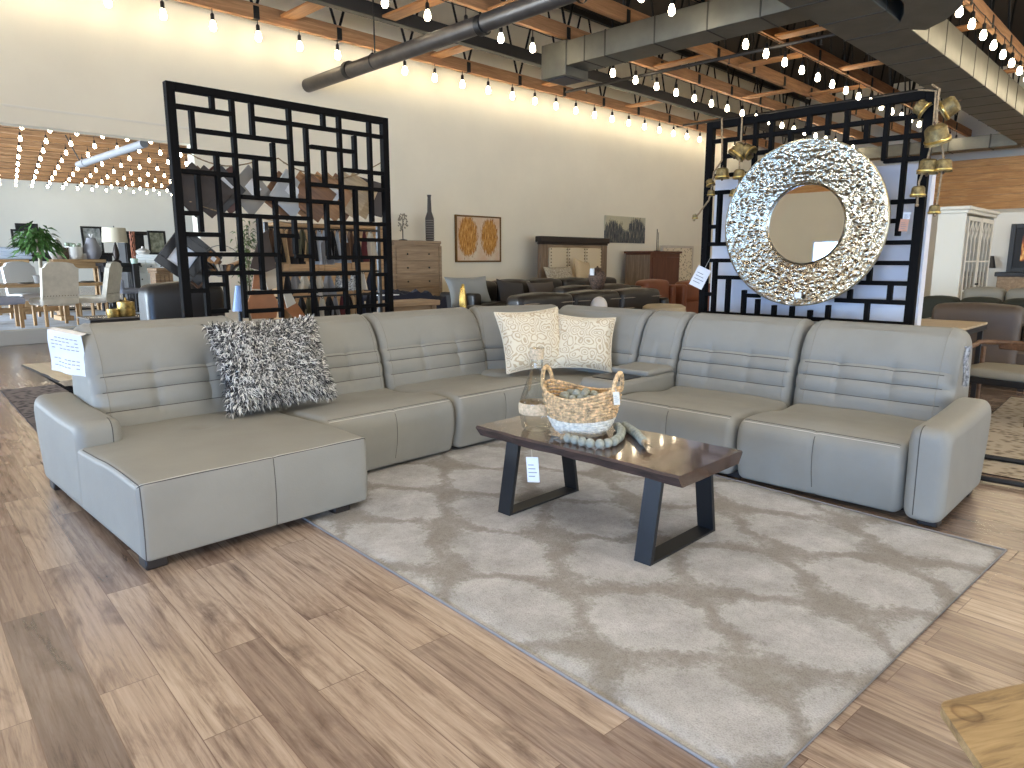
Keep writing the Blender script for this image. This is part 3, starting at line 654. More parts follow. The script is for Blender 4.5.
# ------------------------------------------------------------------ things on the table
TZ = .52
p = aZ(536.5, 429, TZ); p.z = TZ
vs_ = thing('glass_vase', 'tall clear glass bottle vase with woven tan bands', 'vase', p)
vm = bpy.data.materials.new('clear_glass'); vm = glass_mat('clear_glass', (.97, .975, .96), .06)
vp = [(.075, .002), (.09, .02), (.098, .06), (.104, .10), (.106, .16), (.1, .19), (.08, .25), (.055, .32), (.04, .37), (.035, .42), (.036, .47), (.045, .50)]
mb = MB(); mb.lathe([(.0001, .004)] + vp + [(r_ - .004, z) for r_, z in vp[::-1]][:1], 28, cap=False); mb.build('bottle', vm, vs_)
band = mat('woven_band', (206, 184, 152), .9, var=.15, vs=70, bump=.4, bs=120)
MB().lathe([(.1075, .105), (.111, .125), (.1115, .15), (.106, .172)], 28, cap=False).build('woven_band', band, vs_)
MB().lathe([(.0385, .435), (.041, .442), (.043, .48), (.0465, .50)], 24, cap=False).build('neck_wrap', band, vs_)
p = aZ(582, 435, TZ) + Vector((.05, .05, 0)); p.z = TZ
bk = thing('woven_basket', 'natural seagrass basket with white painted bottom and two handles', 'basket', p, R(-76))
straw = mat('seagrass', (192, 162, 122), .85, var=.32, vs=45, bump=.3, bs=60)
strawW = mat('white_seagrass', (228, 222, 208), .85, var=.12, vs=45, bump=.3, bs=60)
mb = MB(); prof = [(.135, 0), (.165, .04), (.19, .09), (.21, .15), (.222, .21), (.228, .28)]
def pr_at(z):
    for (r0, z0), (r1, z1) in zip(prof, prof[1:]):
        if z <= z1: return r0 + (r1 - r0) * (z - z0) / (z1 - z0)
    return prof[-1][0]
rings = 15
for k in range(rings):
    f = k / (rings - 1); pts = []
    for j in range(72):
        a = 2 * math.pi * j / 72; zz = f * (.225 + .06 * math.cos(a) ** 2 * (.3 + .7 * f)) + .006
        rr = pr_at(min(.28, zz)) + .004 * (1 if (j // 2 + k) % 2 else -1)
        pts.append((rr * math.cos(a) * 1.02, rr * math.sin(a) * .9, zz))
    mb.tube(pts, .0095, 6, 1 if f < .42 else 0, closed=True)
mb.disc(.12, .004, 24, m=1)
mb.build('body', [straw, strawW], bk)
for s in (-1, 1):
    pts = [(s * (.226 + .014 * math.sin(math.pi * q / 12)), -.066 * math.cos(math.pi * q / 12), .275 + .105 * math.sin(math.pi * q / 12)) for q in range(13)]
    mb = MB().tube(pts, .0125, 8)
    for q in range(26):
        f = q / 25 * 12; i = min(11, int(f)); a = Vector(pts[i]).lerp(Vector(pts[i + 1]), f - i); mb.sphere(a, .0148, 6)
    mb.build('handle', straw, bk)
tp = bk.matrix_basis @ Vector((.235, -.06, .24))
tag_card('price_tag', 'small cream price tag tied to the basket handle', aX(616, 392, tp.x - .01), .036, .075, Vector((-.8, -.6, 0)), R(-6), mat('cream_card', (232, 226, 208), .8), .02)
# bead garlands
beadm = mat('grey_wood_bead', (150, 152, 140), .75, var=.15, vs=16)
jute = mat('jute_tassel', (152, 132, 104), .95, var=.3, vs=60)
bead_src = MB().sphere((0, 0, 0), .0265, 14).build('bead', beadm)
def tassel(p, d, parent):
    d = Vector(d).normalized(); mb = MB(); sd = d.orthogonal().normalized(); s2 = d.cross(sd)
    mb.sphere(p, .02, 8)
    for k in range(26):
        a = random.uniform(0, 6.28); r_ = random.uniform(0, .024); q = p + d * random.uniform(.06, .085) + (sd * math.cos(a) + s2 * math.sin(a)) * r_ * 1.3
        q.z = max(q.z, TZ + .004); mb.tube([p, p + d * .03 + (sd * math.cos(a) + s2 * math.sin(a)) * r_ * .7, q], .0035, 4)
    mb.build('tassel', jute, parent)
def garland(name, label, path, z, tas=True, dx=.052):
    t = thing(name, label, 'bead garland', (0, 0, 0)); pts = [Vector(q) for q in path]; acc = 0; out = [pts[0]]
    for a, b in zip(pts, pts[1:]):
        L = (b - a).length; s = dx - acc
        while s <= L: out.append(a.lerp(b, s / L)); s += dx
        acc = (acc + L) % dx if L < dx - acc else L - (s - dx)
    for q in out:
        o = bead_src.copy(); col.objects.link(o); o.parent = t; o.location = q
    MB().tube(out if len(out) > 1 else pts, .003, 5).build('cord', jute, t)
    if tas:
        tassel(out[0] + (out[0] - out[1]) * .8, out[0] - out[1], t)
    return t, out
zb = TZ + .027
def tz(x, y): q = aZ(x, y, zb); q.z = zb; return q
p1 = [tz(568, 438), tz(578, 440.5), tz(590, 443), tz(602, 444), tz(613, 442), tz(620, 437), tz(622, 431), tz(617, 426)]
garland('bead_garland', 'grey wooden bead garland with jute tassel curled round the basket', p1, zb, dx=.053)
p2 = [tz(643, 441), tz(637, 434), tz(630, 429), tz(622, 424)]
garland('bead_garland', 'grey wooden bead strand with jute tassel lying right of the basket', p2, zb, dx=.046)
bc = bk.location
p3 = [bc + Vector((.12 * math.cos(a), .1 * math.sin(a), .215 + .012 * (k % 2))) for k, a in enumerate([i * .45 for i in range(13)])] + [bc + Vector((.045 * math.cos(a), .04 * math.sin(a), .235)) for a in (0, 1.6, 3.1, 4.7)]
garland('bead_garland', 'grey wooden beads piled inside the woven basket', p3, 0, False, dx=.054)
bpy.data.objects.remove(bead_src)
# ------------------------------------------------------------------ pillows
def pillow_grid(w, h, th, n=26):
    F, B = [], []
    for i in range(n + 1):
        rf, rb = [], []
        for j in range(n + 1):
            u_, v_ = 2 * i / n - 1, 2 * j / n - 1
            x = w / 2 * u_ * (1 - .09 * (1 - v_ * v_)); z = h / 2 * v_ * (1 - .09 * (1 - u_ * u_))
            y = th / 2 * (max(0, 1 - u_ ** 4) ** .6) * (max(0, 1 - v_ ** 4) ** .6) + .012 * mnoise.noise(Vector((u_ * 2, v_ * 2, w * 9))) * (1 - u_ * u_) * (1 - v_ * v_)
            rf.append(Vector((x, -y - .004, z))); rb.append(Vector((x, y + .004, z)))
        F.append(rf); B.append(rb)
    return F, B
def pillow(name, label, w, h, th, M, m, group=None, piping=None):
    o = thing(name, label, 'pillow', M=M, group=group) if piping else None
    mb = MB(); F, B = pillow_grid(w, h, th); n = len(F) - 1
    mb.grid(F); mb.grid(B)
    rim = [F[i][0] for i in range(n)] + [F[n][j] for j in range(n)] + [F[i][n] for i in range(n, 0, -1)] + [F[0][j] for j in range(n, 0, -1)]
    rim = [Vector((p.x, 0, p.z)) for p in rim]
    if piping is None:
        mb.tube(rim, .006, 6, closed=True); o = mb.build(name, m, M=M); tag(o, label, 'pillow', group)
    else:
        mb.build('cover', m, o); MB().tube(rim, .007, 6, closed=True).build('piping', piping, o)
    return o
dam = damask_mat('scroll_damask', (226, 214, 188), (196, 174, 142), 26)
pip = mat('cream_piping', (222, 210, 186), .8)
# leaning on the corner back panels
pillow('patterned_pillow', 'cream scroll patterned pillow nearer the chaise, left of its pair', .66, .6, .2, basis((4.85, 4.49, .795), (.90, -.40, .0), (.20, .40, 1)) @ Matrix.Rotation(R(-3), 4, 'Y'), dam, 'scroll patterned pillows', pip)
pillow('patterned_pillow', 'cream scroll patterned pillow nearer the console, right of its pair', .56, .54, .18, basis((5.20, 4.15, .765), (.60, -.80, .0), (.36, .30, 1)) @ Matrix.Rotation(R(3), 4, 'Y'), dam, 'scroll patterned pillows', pip)
M = basis((2.40, 4.82, .80), (.985, .03, -.02), (.02, .42, 1)) @ Matrix.Rotation(R(-2), 4, 'Y')
sh = thing('shaggy_pillow', 'black and white shaggy fur pillow leaning on the chaise backrest', 'pillow', M=M)
F, B = pillow_grid(.84, .64, .24, 40); mb = MB(); mb.grid(F); mb.grid(B); mb.build('cover', mat('dark_fur_base', (66, 64, 62), .95), sh)
mb = MB(); n = 40
for k in range(9500):
    u_, v_ = random.random() * n, random.random() * n; i, j = min(n - 1, int(u_)), min(n - 1, int(v_)); S = F if random.random() < .85 else B
    p = S[i][j].lerp(S[i + 1][j], u_ - i).lerp(S[i][j + 1].lerp(S[i + 1][j + 1], u_ - i), v_ - j)
    nm = (S[i + 1][j] - S[i][j]).cross(S[i][j + 1] - S[i][j]).normalized()
    if (nm.y > 0) == (S is F): nm.negate()
    edge = Vector((p.x, 0, p.z)) * .9 if max(abs(i - 20), abs(j - 20)) > 17 else Vector((0, 0, 0))
    d = (nm * .55 + edge * 1.1 + Vector((random.gauss(0, .55), random.gauss(0, .15), random.gauss(-.25, .5)))).normalized()
    L = random.uniform(.04, .075); sd = d.cross(nm + Vector((.01, .02, .03))).normalized() * random.uniform(.0022, .0038)
    q = p + d * L * .55; e = p + d * L - nm * L * .22 + Vector((0, 0, -L * .2)); a = random.random(); mm = 0 if a < .36 else (1 if a < .6 else 2)
    mb.add([p - sd, p + sd, q + sd, q - sd, e], [(0, 1, 2, 3), (3, 2, 4)], mm)
mb.build('fur', [mat('white_fur', (236, 232, 222), .8), mat('grey_fur', (150, 146, 140), .8), mat('charcoal_fur', (52, 50, 50), .8)], sh)
# ------------------------------------------------------------------ paper on the sofa back, swatch at the other end
po = Vector((-.055, -.065, 0)); a = aY(54.5, 331, 5.45) + po; b = aY(88, 334.5, 5.22) + po; ax = (b - a); hgt = .27
ps = thing('paper_sheet', 'white printed price sheet draped over the left end of the sofa back', 'paper', M=basis(a, ax, (0, 0, 1)))
mb = MB(); G = []; w = ax.length
for i in range(13):
    G.append([(w * i / 12 + .012 * j / 12, .012 * math.sin(i * .7) * (j / 12) - .006 * math.sin(j * .5 + i * .2), .02 * (1 - i / 12) - hgt * j / 12) for j in range(13)])
mb.grid(G)
mb.grid([[Vector(r_[0]) + Vector((0, 0, 0)), Vector(r_[0]) + Vector((0, .05, .008)), Vector(r_[0]) + Vector((0, .1, 0))] for r_ in G])
mb.build('sheet', white_paper, ps); mb = MB()
for k in range(9):
    j = 1.6 + k * 1.05; 
    if k == 4:
        mb.build('printed_heading', mat('grey_print', (140, 142, 146), .8), ps); mb = MB()
    if k in (4, 5): continue
    for s in range(7):
        if (s * 5 + k * 3) % 7 == 0: continue
        i0, i1 = 1.2 + s * 1.35, 1.2 + s * 1.35 + 1.0
        def at(i, jj): return Vector((w * i / 12 + .012 * jj / 12, .012 * math.sin(i * .7) * (jj / 12) - .006 * math.sin(jj * .5 + i * .2) - .0025, .02 * (1 - i / 12) - hgt * jj / 12))
        mb.add([at(i0, j), at(i1, j), at(i1, j + .22), at(i0, j + .22)], [(0, 1, 2, 3)])
mb.build('printed_text', mat('grey_print', (140, 142, 146), .8), ps)
p = aY(969, 347, 1.085)
o = thing('fabric_swatch', 'grey mottled fabric tag hanging over the right end of the sofa back', 'swatch', M=basis(p, (.9, -.3, 0), (0, 0, 1)))
mb = MB(); G = [[(-.03 + .06 * i / 6, .006 * math.sin(i + j * .6), -.27 * j / 10) for j in range(11)] for i in range(7)]; mb.grid(G); mb.grid([[(x, y + .006, z) for x, y, z in r_] for r_ in G]); mb.box(-.03, .03, -.004, .012, -.004, .006, .002)
mb.build('cloth', mat('mottled_cloth', (120, 120, 120), .9, var=.5, vs=40), o)
# ------------------------------------------------------------------ wooden table corner at the bottom right
st = thing('wooden_table', 'pale mango wood table corner with a round knot at bottom right of the photo', 'table', (0, 0, 0))
A = aZ(938, 702, .45); A.z = 0; e1 = aZ(1024, 683, .45) - aZ(938, 702, .45); e2 = aZ(983, 768, .45) - aZ(938, 702, .45)
e1.z = e2.z = 0; e1 = e1.normalized() * .95; e2 = e2.normalized() * .55
def bench_mat():
    m, nt, b = base_mat('mango_wood'); L = nt.links; tc = nt.nodes.new('ShaderNodeTexCoord'); mp = nt.nodes.new('ShaderNodeMapping'); L.new(tc.outputs['Object'], mp.inputs[0])
    mp.inputs['Rotation'].default_value = (0, 0, -math.atan2(e1.y, e1.x)); 
    s2 = nt.nodes.new('ShaderNodeMapping'); s2.inputs['Scale'].default_value = (1.2, 9, 9); L.new(mp.outputs[0], s2.inputs[0])
    nz = N(nt, 'ShaderNodeTexNoise', Scale=2.5, Detail=8.0, Roughness=.65, Distortion=1.0); L.new(s2.outputs[0], nz.inputs['Vector'])
    rp = ramp(nt, [(.3, c4((104, 80, 50))), (.5, c4((154, 126, 84))), (.7, c4((182, 152, 108)))]); L.new(nz.outputs['Fac'], rp.inputs[0])
    k = A + e1 * .06 + e2 * .11
    vd = N(nt, 'ShaderNodeVectorMath', operation='DISTANCE'); L.new(tc.outputs['Object'], vd.inputs[0]); vd.inputs[1].default_value = (k.x, k.y, .45)
    ds = mth(nt, 'ADD', vd.outputs['Value'], mth(nt, 'MULTIPLY', nz.outputs['Fac'], .01))
    kr = ramp(nt, [(0, (.8, .74, .66, 1)), (.2, (1, 1, 1, 1)), (.36, (.8, .74, .66, 1)), (.44, (.55, .46, .36, 1)), (.52, (1, 1, 1, 1))]); L.new(mth(nt, 'MULTIPLY', ds, 12.0), kr.inputs[0])
    x = N(nt, 'ShaderNodeMix', data_type='RGBA', blend_type='MULTIPLY'); x.inputs[0].default_value = 1; L.new(rp.outputs[0], x.inputs[6]); L.new(kr.outputs[0], x.inputs[7])
    L.new(x.outputs[2], b.inputs['Base Color']); b.inputs['Roughness'].default_value = .55
    return m
bw = bench_mat()
cs = [A, A + e1, A + e1 + e2, A + e2]; pl = rpoly([(q.x, q.y, .03) for q in cs], 5)
mb = MB(); mb.prism(pl, .426, .45); mb.build('tabletop', bw, st)
for f, g in ((.3, .3), (.9, .3), (.3, .9), (.9, .9)):
    q = A + e1 * f + e2 * g; MB().box(q.x - .025, q.x + .025, q.y - .025, q.y + .025, 0, .426, .004).build('leg', bw, st)
#=SCREENS=
def lattice_screen(name, label, proj, plane_axis, plane, vert, horiz, z0, z1, u0, u1, extra_v=(), extra_h=()):
    """black timber room divider; bars given by their ends in the plane"""
    t = thing(name, label, 'room divider', (0, 0, 0))
    d = .028; h = .019
    def bar(mb, ua, ub, za, zb, dd=d):
        if plane_axis == 'Y': mb.box(ua, ub, plane - dd, plane + dd, za, zb, .003)
        else: mb.box(plane - dd, plane + dd, ua, ub, za, zb, .003)
    for (ua, ub, za, zb) in ((u0 - .035, u0 + .035, 0, z1), (u1 - .035, u1 + .035, 0, z1), (u0 + .035, u1 - .035, z1 - .065, z1), (u0 + .035, u1 - .035, .08, .14)):
        mb = MB(); bar(mb, ua, ub, za, zb, .035); mb.build('frame_bar', blackwood, t)
    mb = MB(); ci = 0 if plane_axis == 'Y' else 1
    for x1, y1, x2, y2 in vert:
        a, b = proj(x1, y1, plane), proj(x2, y2, plane); uu = (a[ci] + b[ci]) / 2; bar(mb, uu - h, uu + h, max(z0, min(a.z, b.z)), min(z1 - .05, max(a.z, b.z)))
    for x1, y1, x2, y2 in horiz:
        a, b = proj(x1, y1, plane), proj(x2, y2, plane); zz = (a.z + b.z) / 2; lo, hi = sorted((a[ci], b[ci])); bar(mb, max(lo, min(u0, u1)), min(hi, max(u0, u1)), zz - h, zz + h, d - .003)
    for uu, za, zb in extra_v: bar(mb, uu - h, uu + h, za, zb)
    for zz, ua, ub in extra_h: bar(mb, ua, ub, zz - h, zz + h, d - .003)
    mb.build('lattice', blackwood, t)
    return t
LV = [(211, 91, 212, 110), (231.6, 95, 245, 318), (251, 99.6, 252.4, 137.7), (191, 110, 194, 151), (216, 154.6, 223, 251.6), (272, 143, 274.4, 178), (255, 159, 257, 196), (197, 175, 201.6, 232),
      (288, 106, 293, 198), (276.5, 198, 280, 318), (306, 128, 314, 315), (338.5, 115, 346, 308), (322.5, 112, 323, 128), (369, 121, 371.5, 222), (354, 136, 355, 170), (324, 148, 324.5, 184), (356.7, 190, 358, 315),
      (204.5, 254, 207.5, 317), (259, 215, 263, 290), (226, 274.5, 227, 310), (326.7, 203, 328, 256), (294.5, 218.6, 295.4, 254), (373, 258, 373.6, 312)]
LH = [(170, 105.5, 231, 114), (195, 130, 288.6, 142.5), (175, 150, 272, 159), (177, 172.4, 238, 174), (253, 117, 385, 139), (258, 178, 292, 181), (241, 196, 343, 204), (310, 146, 353, 152.6), (341, 169, 385, 174.6), (310.6, 183, 385, 191.5), (293, 163, 307, 164.5),
      (181, 213, 199, 213.5), (184, 234, 221, 235), (184, 254, 280, 255), (206, 273, 260, 273), (221, 215, 310, 218.6), (187, 290.6, 206, 291), (207.5, 284.6, 226, 284.6), (208, 311, 228, 311), (246.5, 292, 344.5, 290.5), (248, 311, 280, 310),
      (326, 222, 387, 225), (295, 256, 311, 256.7), (327.5, 256.7, 387, 258), (278.5, 274.5, 358, 273.6), (359, 239, 387, 241), (373, 274.5, 387, 274.5), (315, 307.5, 387, 306), (278, 235.5, 294, 236), (312, 238, 327, 239)]
YS = 6.3
lu0, lu1 = aY(164.5, 82, YS).x + .03, aY(386, 121, YS).x - .03
lattice_screen('lattice_screen', 'tall black lattice room divider hung with samples, behind the chaise end', aY, 'Y', YS, LV, LH, .14, 2.985, lu0, lu1,
               [(lu0 + .45 + .52 * k, .14, .98) for k in range(4)], [(.42, lu0, lu1), (.72, lu0, lu1)])
XS = 6.6
RV = [(741, 119, 740, 137), (757, 118, 754, 167), (773, 117, 771, 150), (809.5, 109, 809.5, 135), (828.5, 107, 828.5, 135), (847, 108, 847, 142), (867, 122, 867, 143), (888.7, 103, 884, 161), (908, 116, 898.5, 236), 
      (724, 142, 724, 175), (721, 193, 717, 245), (715.5, 262, 713, 316), (728.6, 279, 727, 312), (744.6, 290, 743, 314), (758, 299, 757, 317), (774, 305, 774, 317), (792, 306, 792, 318), (810, 310, 810, 321), (828, 305, 828, 319), (850, 289, 850, 301), (867.5, 301, 866, 324), (870, 267, 869, 283), (891, 284, 889, 302),
      (790, 132, 788, 200), (741, 177, 738, 262)]
RH = [(711, 141, 934, 115.5), (724, 156.6, 932, 134), (709, 177, 746, 173), (710, 193, 730, 192), (708, 226.6, 719, 227), (708, 244, 738, 244), (706, 260, 740, 261), (715, 277, 745, 278), (701, 294, 714, 294), (744, 295.6, 760, 295.6), (699, 313, 912, 324),
      (891, 202, 921, 201), (890, 221, 898, 221), (884, 242.5, 919, 242.5), (870, 263, 917, 263), (845, 283, 914, 283), (835, 301, 913, 302), (884, 161, 925, 158)]
ru0, ru1 = aX(936, 92, XS).y + .03, aX(709, 123, XS).y - .03
lattice_screen('lattice_screen', 'black lattice room divider carrying the big round mirror and brass bells', aX, 'X', XS, RV, RH, .14, 2.88, ru0, ru1,
               [(ru0 + .4 + .42 * k, .14, .95) for k in range(4)], [(.42, ru0, ru1), (.72, ru0, ru1)])
# white partition panel behind the mirror screen
t = thing('partition_panel', 'plain white partition panel standing behind the mirror screen', 'partition', (0, 0, 0))
MB().box(6.9, 6.98, 1.80, 3.80, .02, 2.36, .006).build('board', panelwhite, t)
MB().box(6.88, 7.0, 1.77, 1.82, 0, 2.37, .004).build('end_post', panelwhite, t)
MB().box(6.885, 6.9, 2.1, 2.5, .86, 1.3, .003)
for y in (2.2, 3.5): MB().box(6.72, 7.3, y - .03, y + .03, 0, .05, .004).build('foot', black, t)
# ------------------------------------------------------------------ round mirror
cy, cz = 2.665, 1.858; XM = 6.51; RO, RG = .728, .352
mt = thing('round_mirror', 'large round mirror with wide hammered champagne silver frame', 'mirror', (XM, cy, cz))
hm, nt, b = base_mat('hammered_silver'); L = nt.links
b.inputs['Base Color'].default_value = c4((158, 147, 128)); b.inputs['Metallic'].default_value = 1; b.inputs['Roughness'].default_value = .2
tc = nt.nodes.new('ShaderNodeTexCoord'); vz = N(nt, 'ShaderNodeTexVoronoi', Scale=60.0); vz.feature = 'SMOOTH_F1'; L.new(tc.outputs['Object'], vz.inputs['Vector'])
bp = N(nt, 'ShaderNodeBump', Strength=.3, Distance=.01); L.new(vz.outputs['Distance'], bp.inputs['Height']); L.new(bp.outputs[0], b.inputs['Normal'])
mb = MB(); G = []
na, nr_ = 400, 58
for i in range(na):
    a = 2 * math.pi * i / na; row = []
    for j in range(nr_ + 1):
        f = j / nr_; r_ = RG + (RO - RG) * f; y, z = r_ * math.cos(a), r_ * math.sin(a)
        dome = -.02 + .085 * f
        q = Vector((y * 17, z * 17, 3)); vd = mnoise.voronoi(q * 1.25)[0]; bmp = .011 * min(1, (vd[1] - vd[0]) * 1.6) + .004 * mnoise.noise(q * .8)
        row.append((-.035 - dome - bmp * min(1, 6 * f, 6 * (1 - f)), y, z))
    G.append(row)
G.append(G[0]); mb.grid(G); mb.build('hammered_frame', hm, mt, weld=True, sharp=80)
MB().lathe([(RO - .05, -.012), (RO + .002, .06), (RO + .006, .1), (RO - .004, .106)], 96, cap=False, M=Matrix.Rotation(R(-90), 4, 'Y')).build('rim', mat('pale_gold_rim', (196, 182, 148), .3, .9), mt)
MB().lathe([(RG - .005, .003), (RG - .005, .022), (RG + .004, .032), (RG + .012, .02)], 80, cap=False, M=Matrix.Rotation(R(-90), 4, 'Y')).build('inner_bead', hm, mt)
MB().disc(RG, .002, 80, M=Matrix.Rotation(R(-90), 4, 'Y')).build('glass', mat('mirror_glass', (245, 246, 245), .01, 1), mt)
MB().disc(RO - .05, -.013, 64, M=Matrix.Rotation(R(-90), 4, 'Y')).build('backing', black, mt)
q = aX(798, 295, XM - .12); MB().box(-.004, .0, -.03, .03, -.022, .022, .0005).build('price_label', white_paper, mt, loc=(q.x - XM, q.y - cy, q.z - cz))
# ------------------------------------------------------------------ brass bells on ropes
brass2 = mat('dull_brass', (126, 108, 70), .5, .65, var=.3, vs=20, bump=.25, bs=40)
bright = mat('bright_brass_band', (206, 172, 96), .3, .9)
def bell(parent, p, r_, rx=0, ry=0):
    M = rot(p, rx, ry); mb = MB()
    mb.lathe([(r_ * .1, r_ * 1.52), (r_ * .6, r_ * 1.46), (r_ * .82, r_ * 1.25), (r_ * .9, r_ * .3), (r_ * 1.0, 0), (r_ * .93, .0), (r_ * .8, r_ * 1.1), (r_ * .4, r_ * 1.35)], 20, cap=False)
    o = mb.build('bell', brass2, parent, M=M)
    MB().lathe([(r_ * .96, r_ * .18), (r_ * 1.02, r_ * .22), (r_ * 1.02, r_ * .34), (r_ * .955, r_ * .4)], 20, cap=False).build('band', bright, o)
    mb = MB().tube([(0, 0, r_ * 1.5), (0, 0, r_ * 1.8)], r_ * .08, 6); mb.tube([(0, 0, r_ * .9), (0, 0, -r_ * .12)], r_ * .07, 6); mb.sphere((0, 0, -r_ * .1), r_ * .16, 8); mb.build('clapper', mat('dark_wood_clapper', (92, 66, 44), .7), o)
def bell_string(label, path, bells):
    t = thing('bell_string', label, 'bells', (0, 0, 0), group='strings of brass bells on the mirror screen')
    MB().tube(path, .0085, 6).build('rope', rope, t)
    for p, r_, rx, ry in bells: bell(t, p, r_, rx, ry)
    MB().sphere(path[-1], .014, 8).build('knot', rope, t)
    return t
BX = XS - .12
def bx(x, y, c=BX): return tuple(aX(x, y, c))
bell_string('string of brass cow bells hanging at the mirror side of the left post', [(XS, aX(742, 118, XS).y, 2.9), bx(742, 122), bx(741, 140), bx(739.5, 165), bx(739, 190), bx(736, 204)],
            [(bx(735, 157), .088, R(30), R(20)), (bx(752, 154, BX + .03), .07, R(-55), 0), (bx(739, 179), .06, 0, 0), (bx(734, 197), .05, R(8), 0)])
bell_string('string of small brass bells hanging close to the left post', [(XS, aX(722, 118, XS).y, 2.9), bx(722, 124), bx(722, 160), bx(714, 172), bx(712, 186), bx(709, 200), bx(694, 220)],
            [(bx(722, 179), .07, R(0), 0), (bx(711, 186), .045, R(-20), 0), (bx(711, 196), .04, 0, 0), (bx(695, 219), .03, 0, 0)])
bell_string('string of brass bells wrapped round the tall right post', [(XS, ru0 + .0, 2.92), bx(939.5, 89), bx(937, 110), bx(937, 130), bx(943, 150), bx(943, 165), bx(939, 190), bx(935, 215)],
            [(bx(938, 143), .095, R(-8), R(-24)), (bx(943, 172), .066, 0, 0), (bx(934, 214), .047, 0, 0)])
bell_string('string of brass bells draped over the front of the right post', [(XS, ru0 + .1, 2.9), bx(936, 91), bx(934, 120), bx(930, 150), bx(926, 165), bx(919, 182), bx(917, 205)],
            [(bx(927, 174), .078, R(4), 0), (bx(917.5, 197), .058, 0, 0), (bx(941, 112, BX + .1), .085, R(60), R(10)), (bx(928, 112, BX + .12), .075, R(-50), 0)])
tag_card('price_tag', 'white price tag tied to the left post of the mirror screen', aX(705, 268, XS - .1), .14, .21, Vector((-.8, -.6, 0)), R(25), None, .12)
tag_card('price_tag', 'small white tag above the pink one on the mirror screen', aX(907, 212, XS - .05), .055, .07, Vector((-1, 0, 0)), 0, None, .05)
tag_card('price_tag', 'small pink tag hanging low beside the right post', aX(905, 219, XS - .06), .065, .1, Vector((-1, 0, 0)), R(5), mat('pink_card', (214, 164, 138), .8), .04)
# ------------------------------------------------------------------ samples behind the left screen
def board(label, px, py, Y, s, m, yaw=0, tilt=45, group=None, lab=True, name='sample_board', w2=None, hole=False):
    p = aY(px, py, Y); M = rot(p, 0, 0, R(15 - .45 * yaw)) @ Matrix.Rotation(R(tilt), 4, 'Y')
    t = thing(name, label, 'sample', M=M, group=group); w2 = w2 or s
    if hole:
        mb = MB(); k = .22
        for (a, b, c, d) in ((-s / 2, s / 2, -w2 / 2, -w2 / 2 + k * w2), (-s / 2, s / 2, w2 / 2 - k * w2, w2 / 2), (-s / 2, -s / 2 + k * s, -w2 / 2 + k * w2, w2 / 2 - k * w2), (s / 2 - k * s, s / 2, -w2 / 2 + k * w2, w2 / 2 - k * w2)):
            mb.box(a, b, -.012, .012, c, d, .003)
        mb.build('panel', m, t)
        MB().box(-s / 2 + k * s, s / 2 - k * s, .004, .008, -w2 / 2 + k * w2, w2 / 2 - k * w2, .001).build('label_card', white_paper, t)
    else:
        MB().box(-s / 2, s / 2, -.008, .008, -w2 / 2, w2 / 2, .003).build('panel', m, t)
        if lab: MB().box(-s * .2, s * .2, -.0105, -.009, -w2 * .05, w2 * .3, .0005).build('label_card', white_paper, t)
    return t
brn = mat('brown_leather', (96, 66, 46), .5, var=.12, vs=6); dkb = mat('dark_brown_leather', (54, 42, 36), .5, var=.12, vs=6); mar = mat('maroon_leather', (92, 54, 44), .5); chc = mat('charcoal_leather', (58, 56, 56), .5)
tan = mat('tan_leather', (172, 112, 68), .5, var=.08, vs=4); gry = mat('grey_sample', (150, 146, 140), .7); lgry = mat('light_grey_sample', (188, 190, 192), .6); blk = mat('black_leather', (28, 26, 26), .4)
w1 = wood('oak_sample', (196, 148, 98), (140, 98, 60), 'X', .5); w2 = wood('walnut_sample', (150, 104, 66), (98, 66, 42), 'X', .5); w3 = wood('ash_sample', (205, 184, 150), (160, 138, 108), 'X', .5)
g1 = 'sample boards hanging from the rope across the left screen'
YA = 6.48
board('brown leather board in a dark rim, leftmost on the upper rope', 194, 190, YA, .34, dkb, 25, 45, g1, False)
board('brown leather diamond board second from the left on the rope', 199, 190, YA + .05, .30, brn, 30, 45, g1)
board('dark brown leather diamond board third on the rope', 208, 192, YA + .02, .33, dkb, 50, 40, g1, False)
board('maroon leather diamond board hanging fourth on the rope', 214, 191, YA + .09, .32, mar, 50, 48, g1)
board('charcoal leather diamond board hanging fifth on the rope', 221, 189, YA + .03, .32, chc, 45, 45, g1)
board('maroon leather board with cream card, right of the charcoal one', 231, 190, YA + .1, .32, mar, 40, 50, g1)
board('grey diamond board hanging right of the leather ones', 250, 191, YA + .06, .34, gry, 12, 45, g1)
board('dark wood edged board left of the pale grey board', 283, 196, YA + .1, .34, w2, 45, 38, g1, False)
board('pale grey board with white card at the rope middle', 290, 194, YA + .04, .34, lgry, 15, 38, g1)
board('oak sample board first right of the pale grey board', 305, 197, YA + .08, .36, w1, 50, 36, g1)
board('walnut sample board second right of the pale grey board', 313, 197, YA + .03, .36, w2, 52, 36, g1, False)
board('oak sample board third right of the pale grey board', 322, 197, YA + .09, .36, w1, 50, 36, g1)
board('oak sample board fourth right of the pale grey board', 331, 197, YA + .04, .36, w1, 50, 36, g1)
board('walnut sample board fifth right of the pale grey board', 340, 198, YA + .1, .36, w2, 54, 36, g1, False)
board('ash sample board with pale grain, sixth right of the pale grey one', 350, 196, YA + .04, .36, w3, 48, 30, g1, False)
board('ash sample board seventh right of the pale grey board', 359, 196, YA + .1, .36, w3, 35, 28, g1)
board('dark walnut sample board at the right end of the rope', 369, 197, YA + .12, .36, dkb, 60, 12, g1, False)
board('large black frame sample tilted at the left post, white card inside', 183, 257, YA - .04, .34, blk, 45, 38, None, hole=True)
board('large black board tilted behind the left post', 195, 259, YA + .06, .34, blk, 50, 42, None, False)
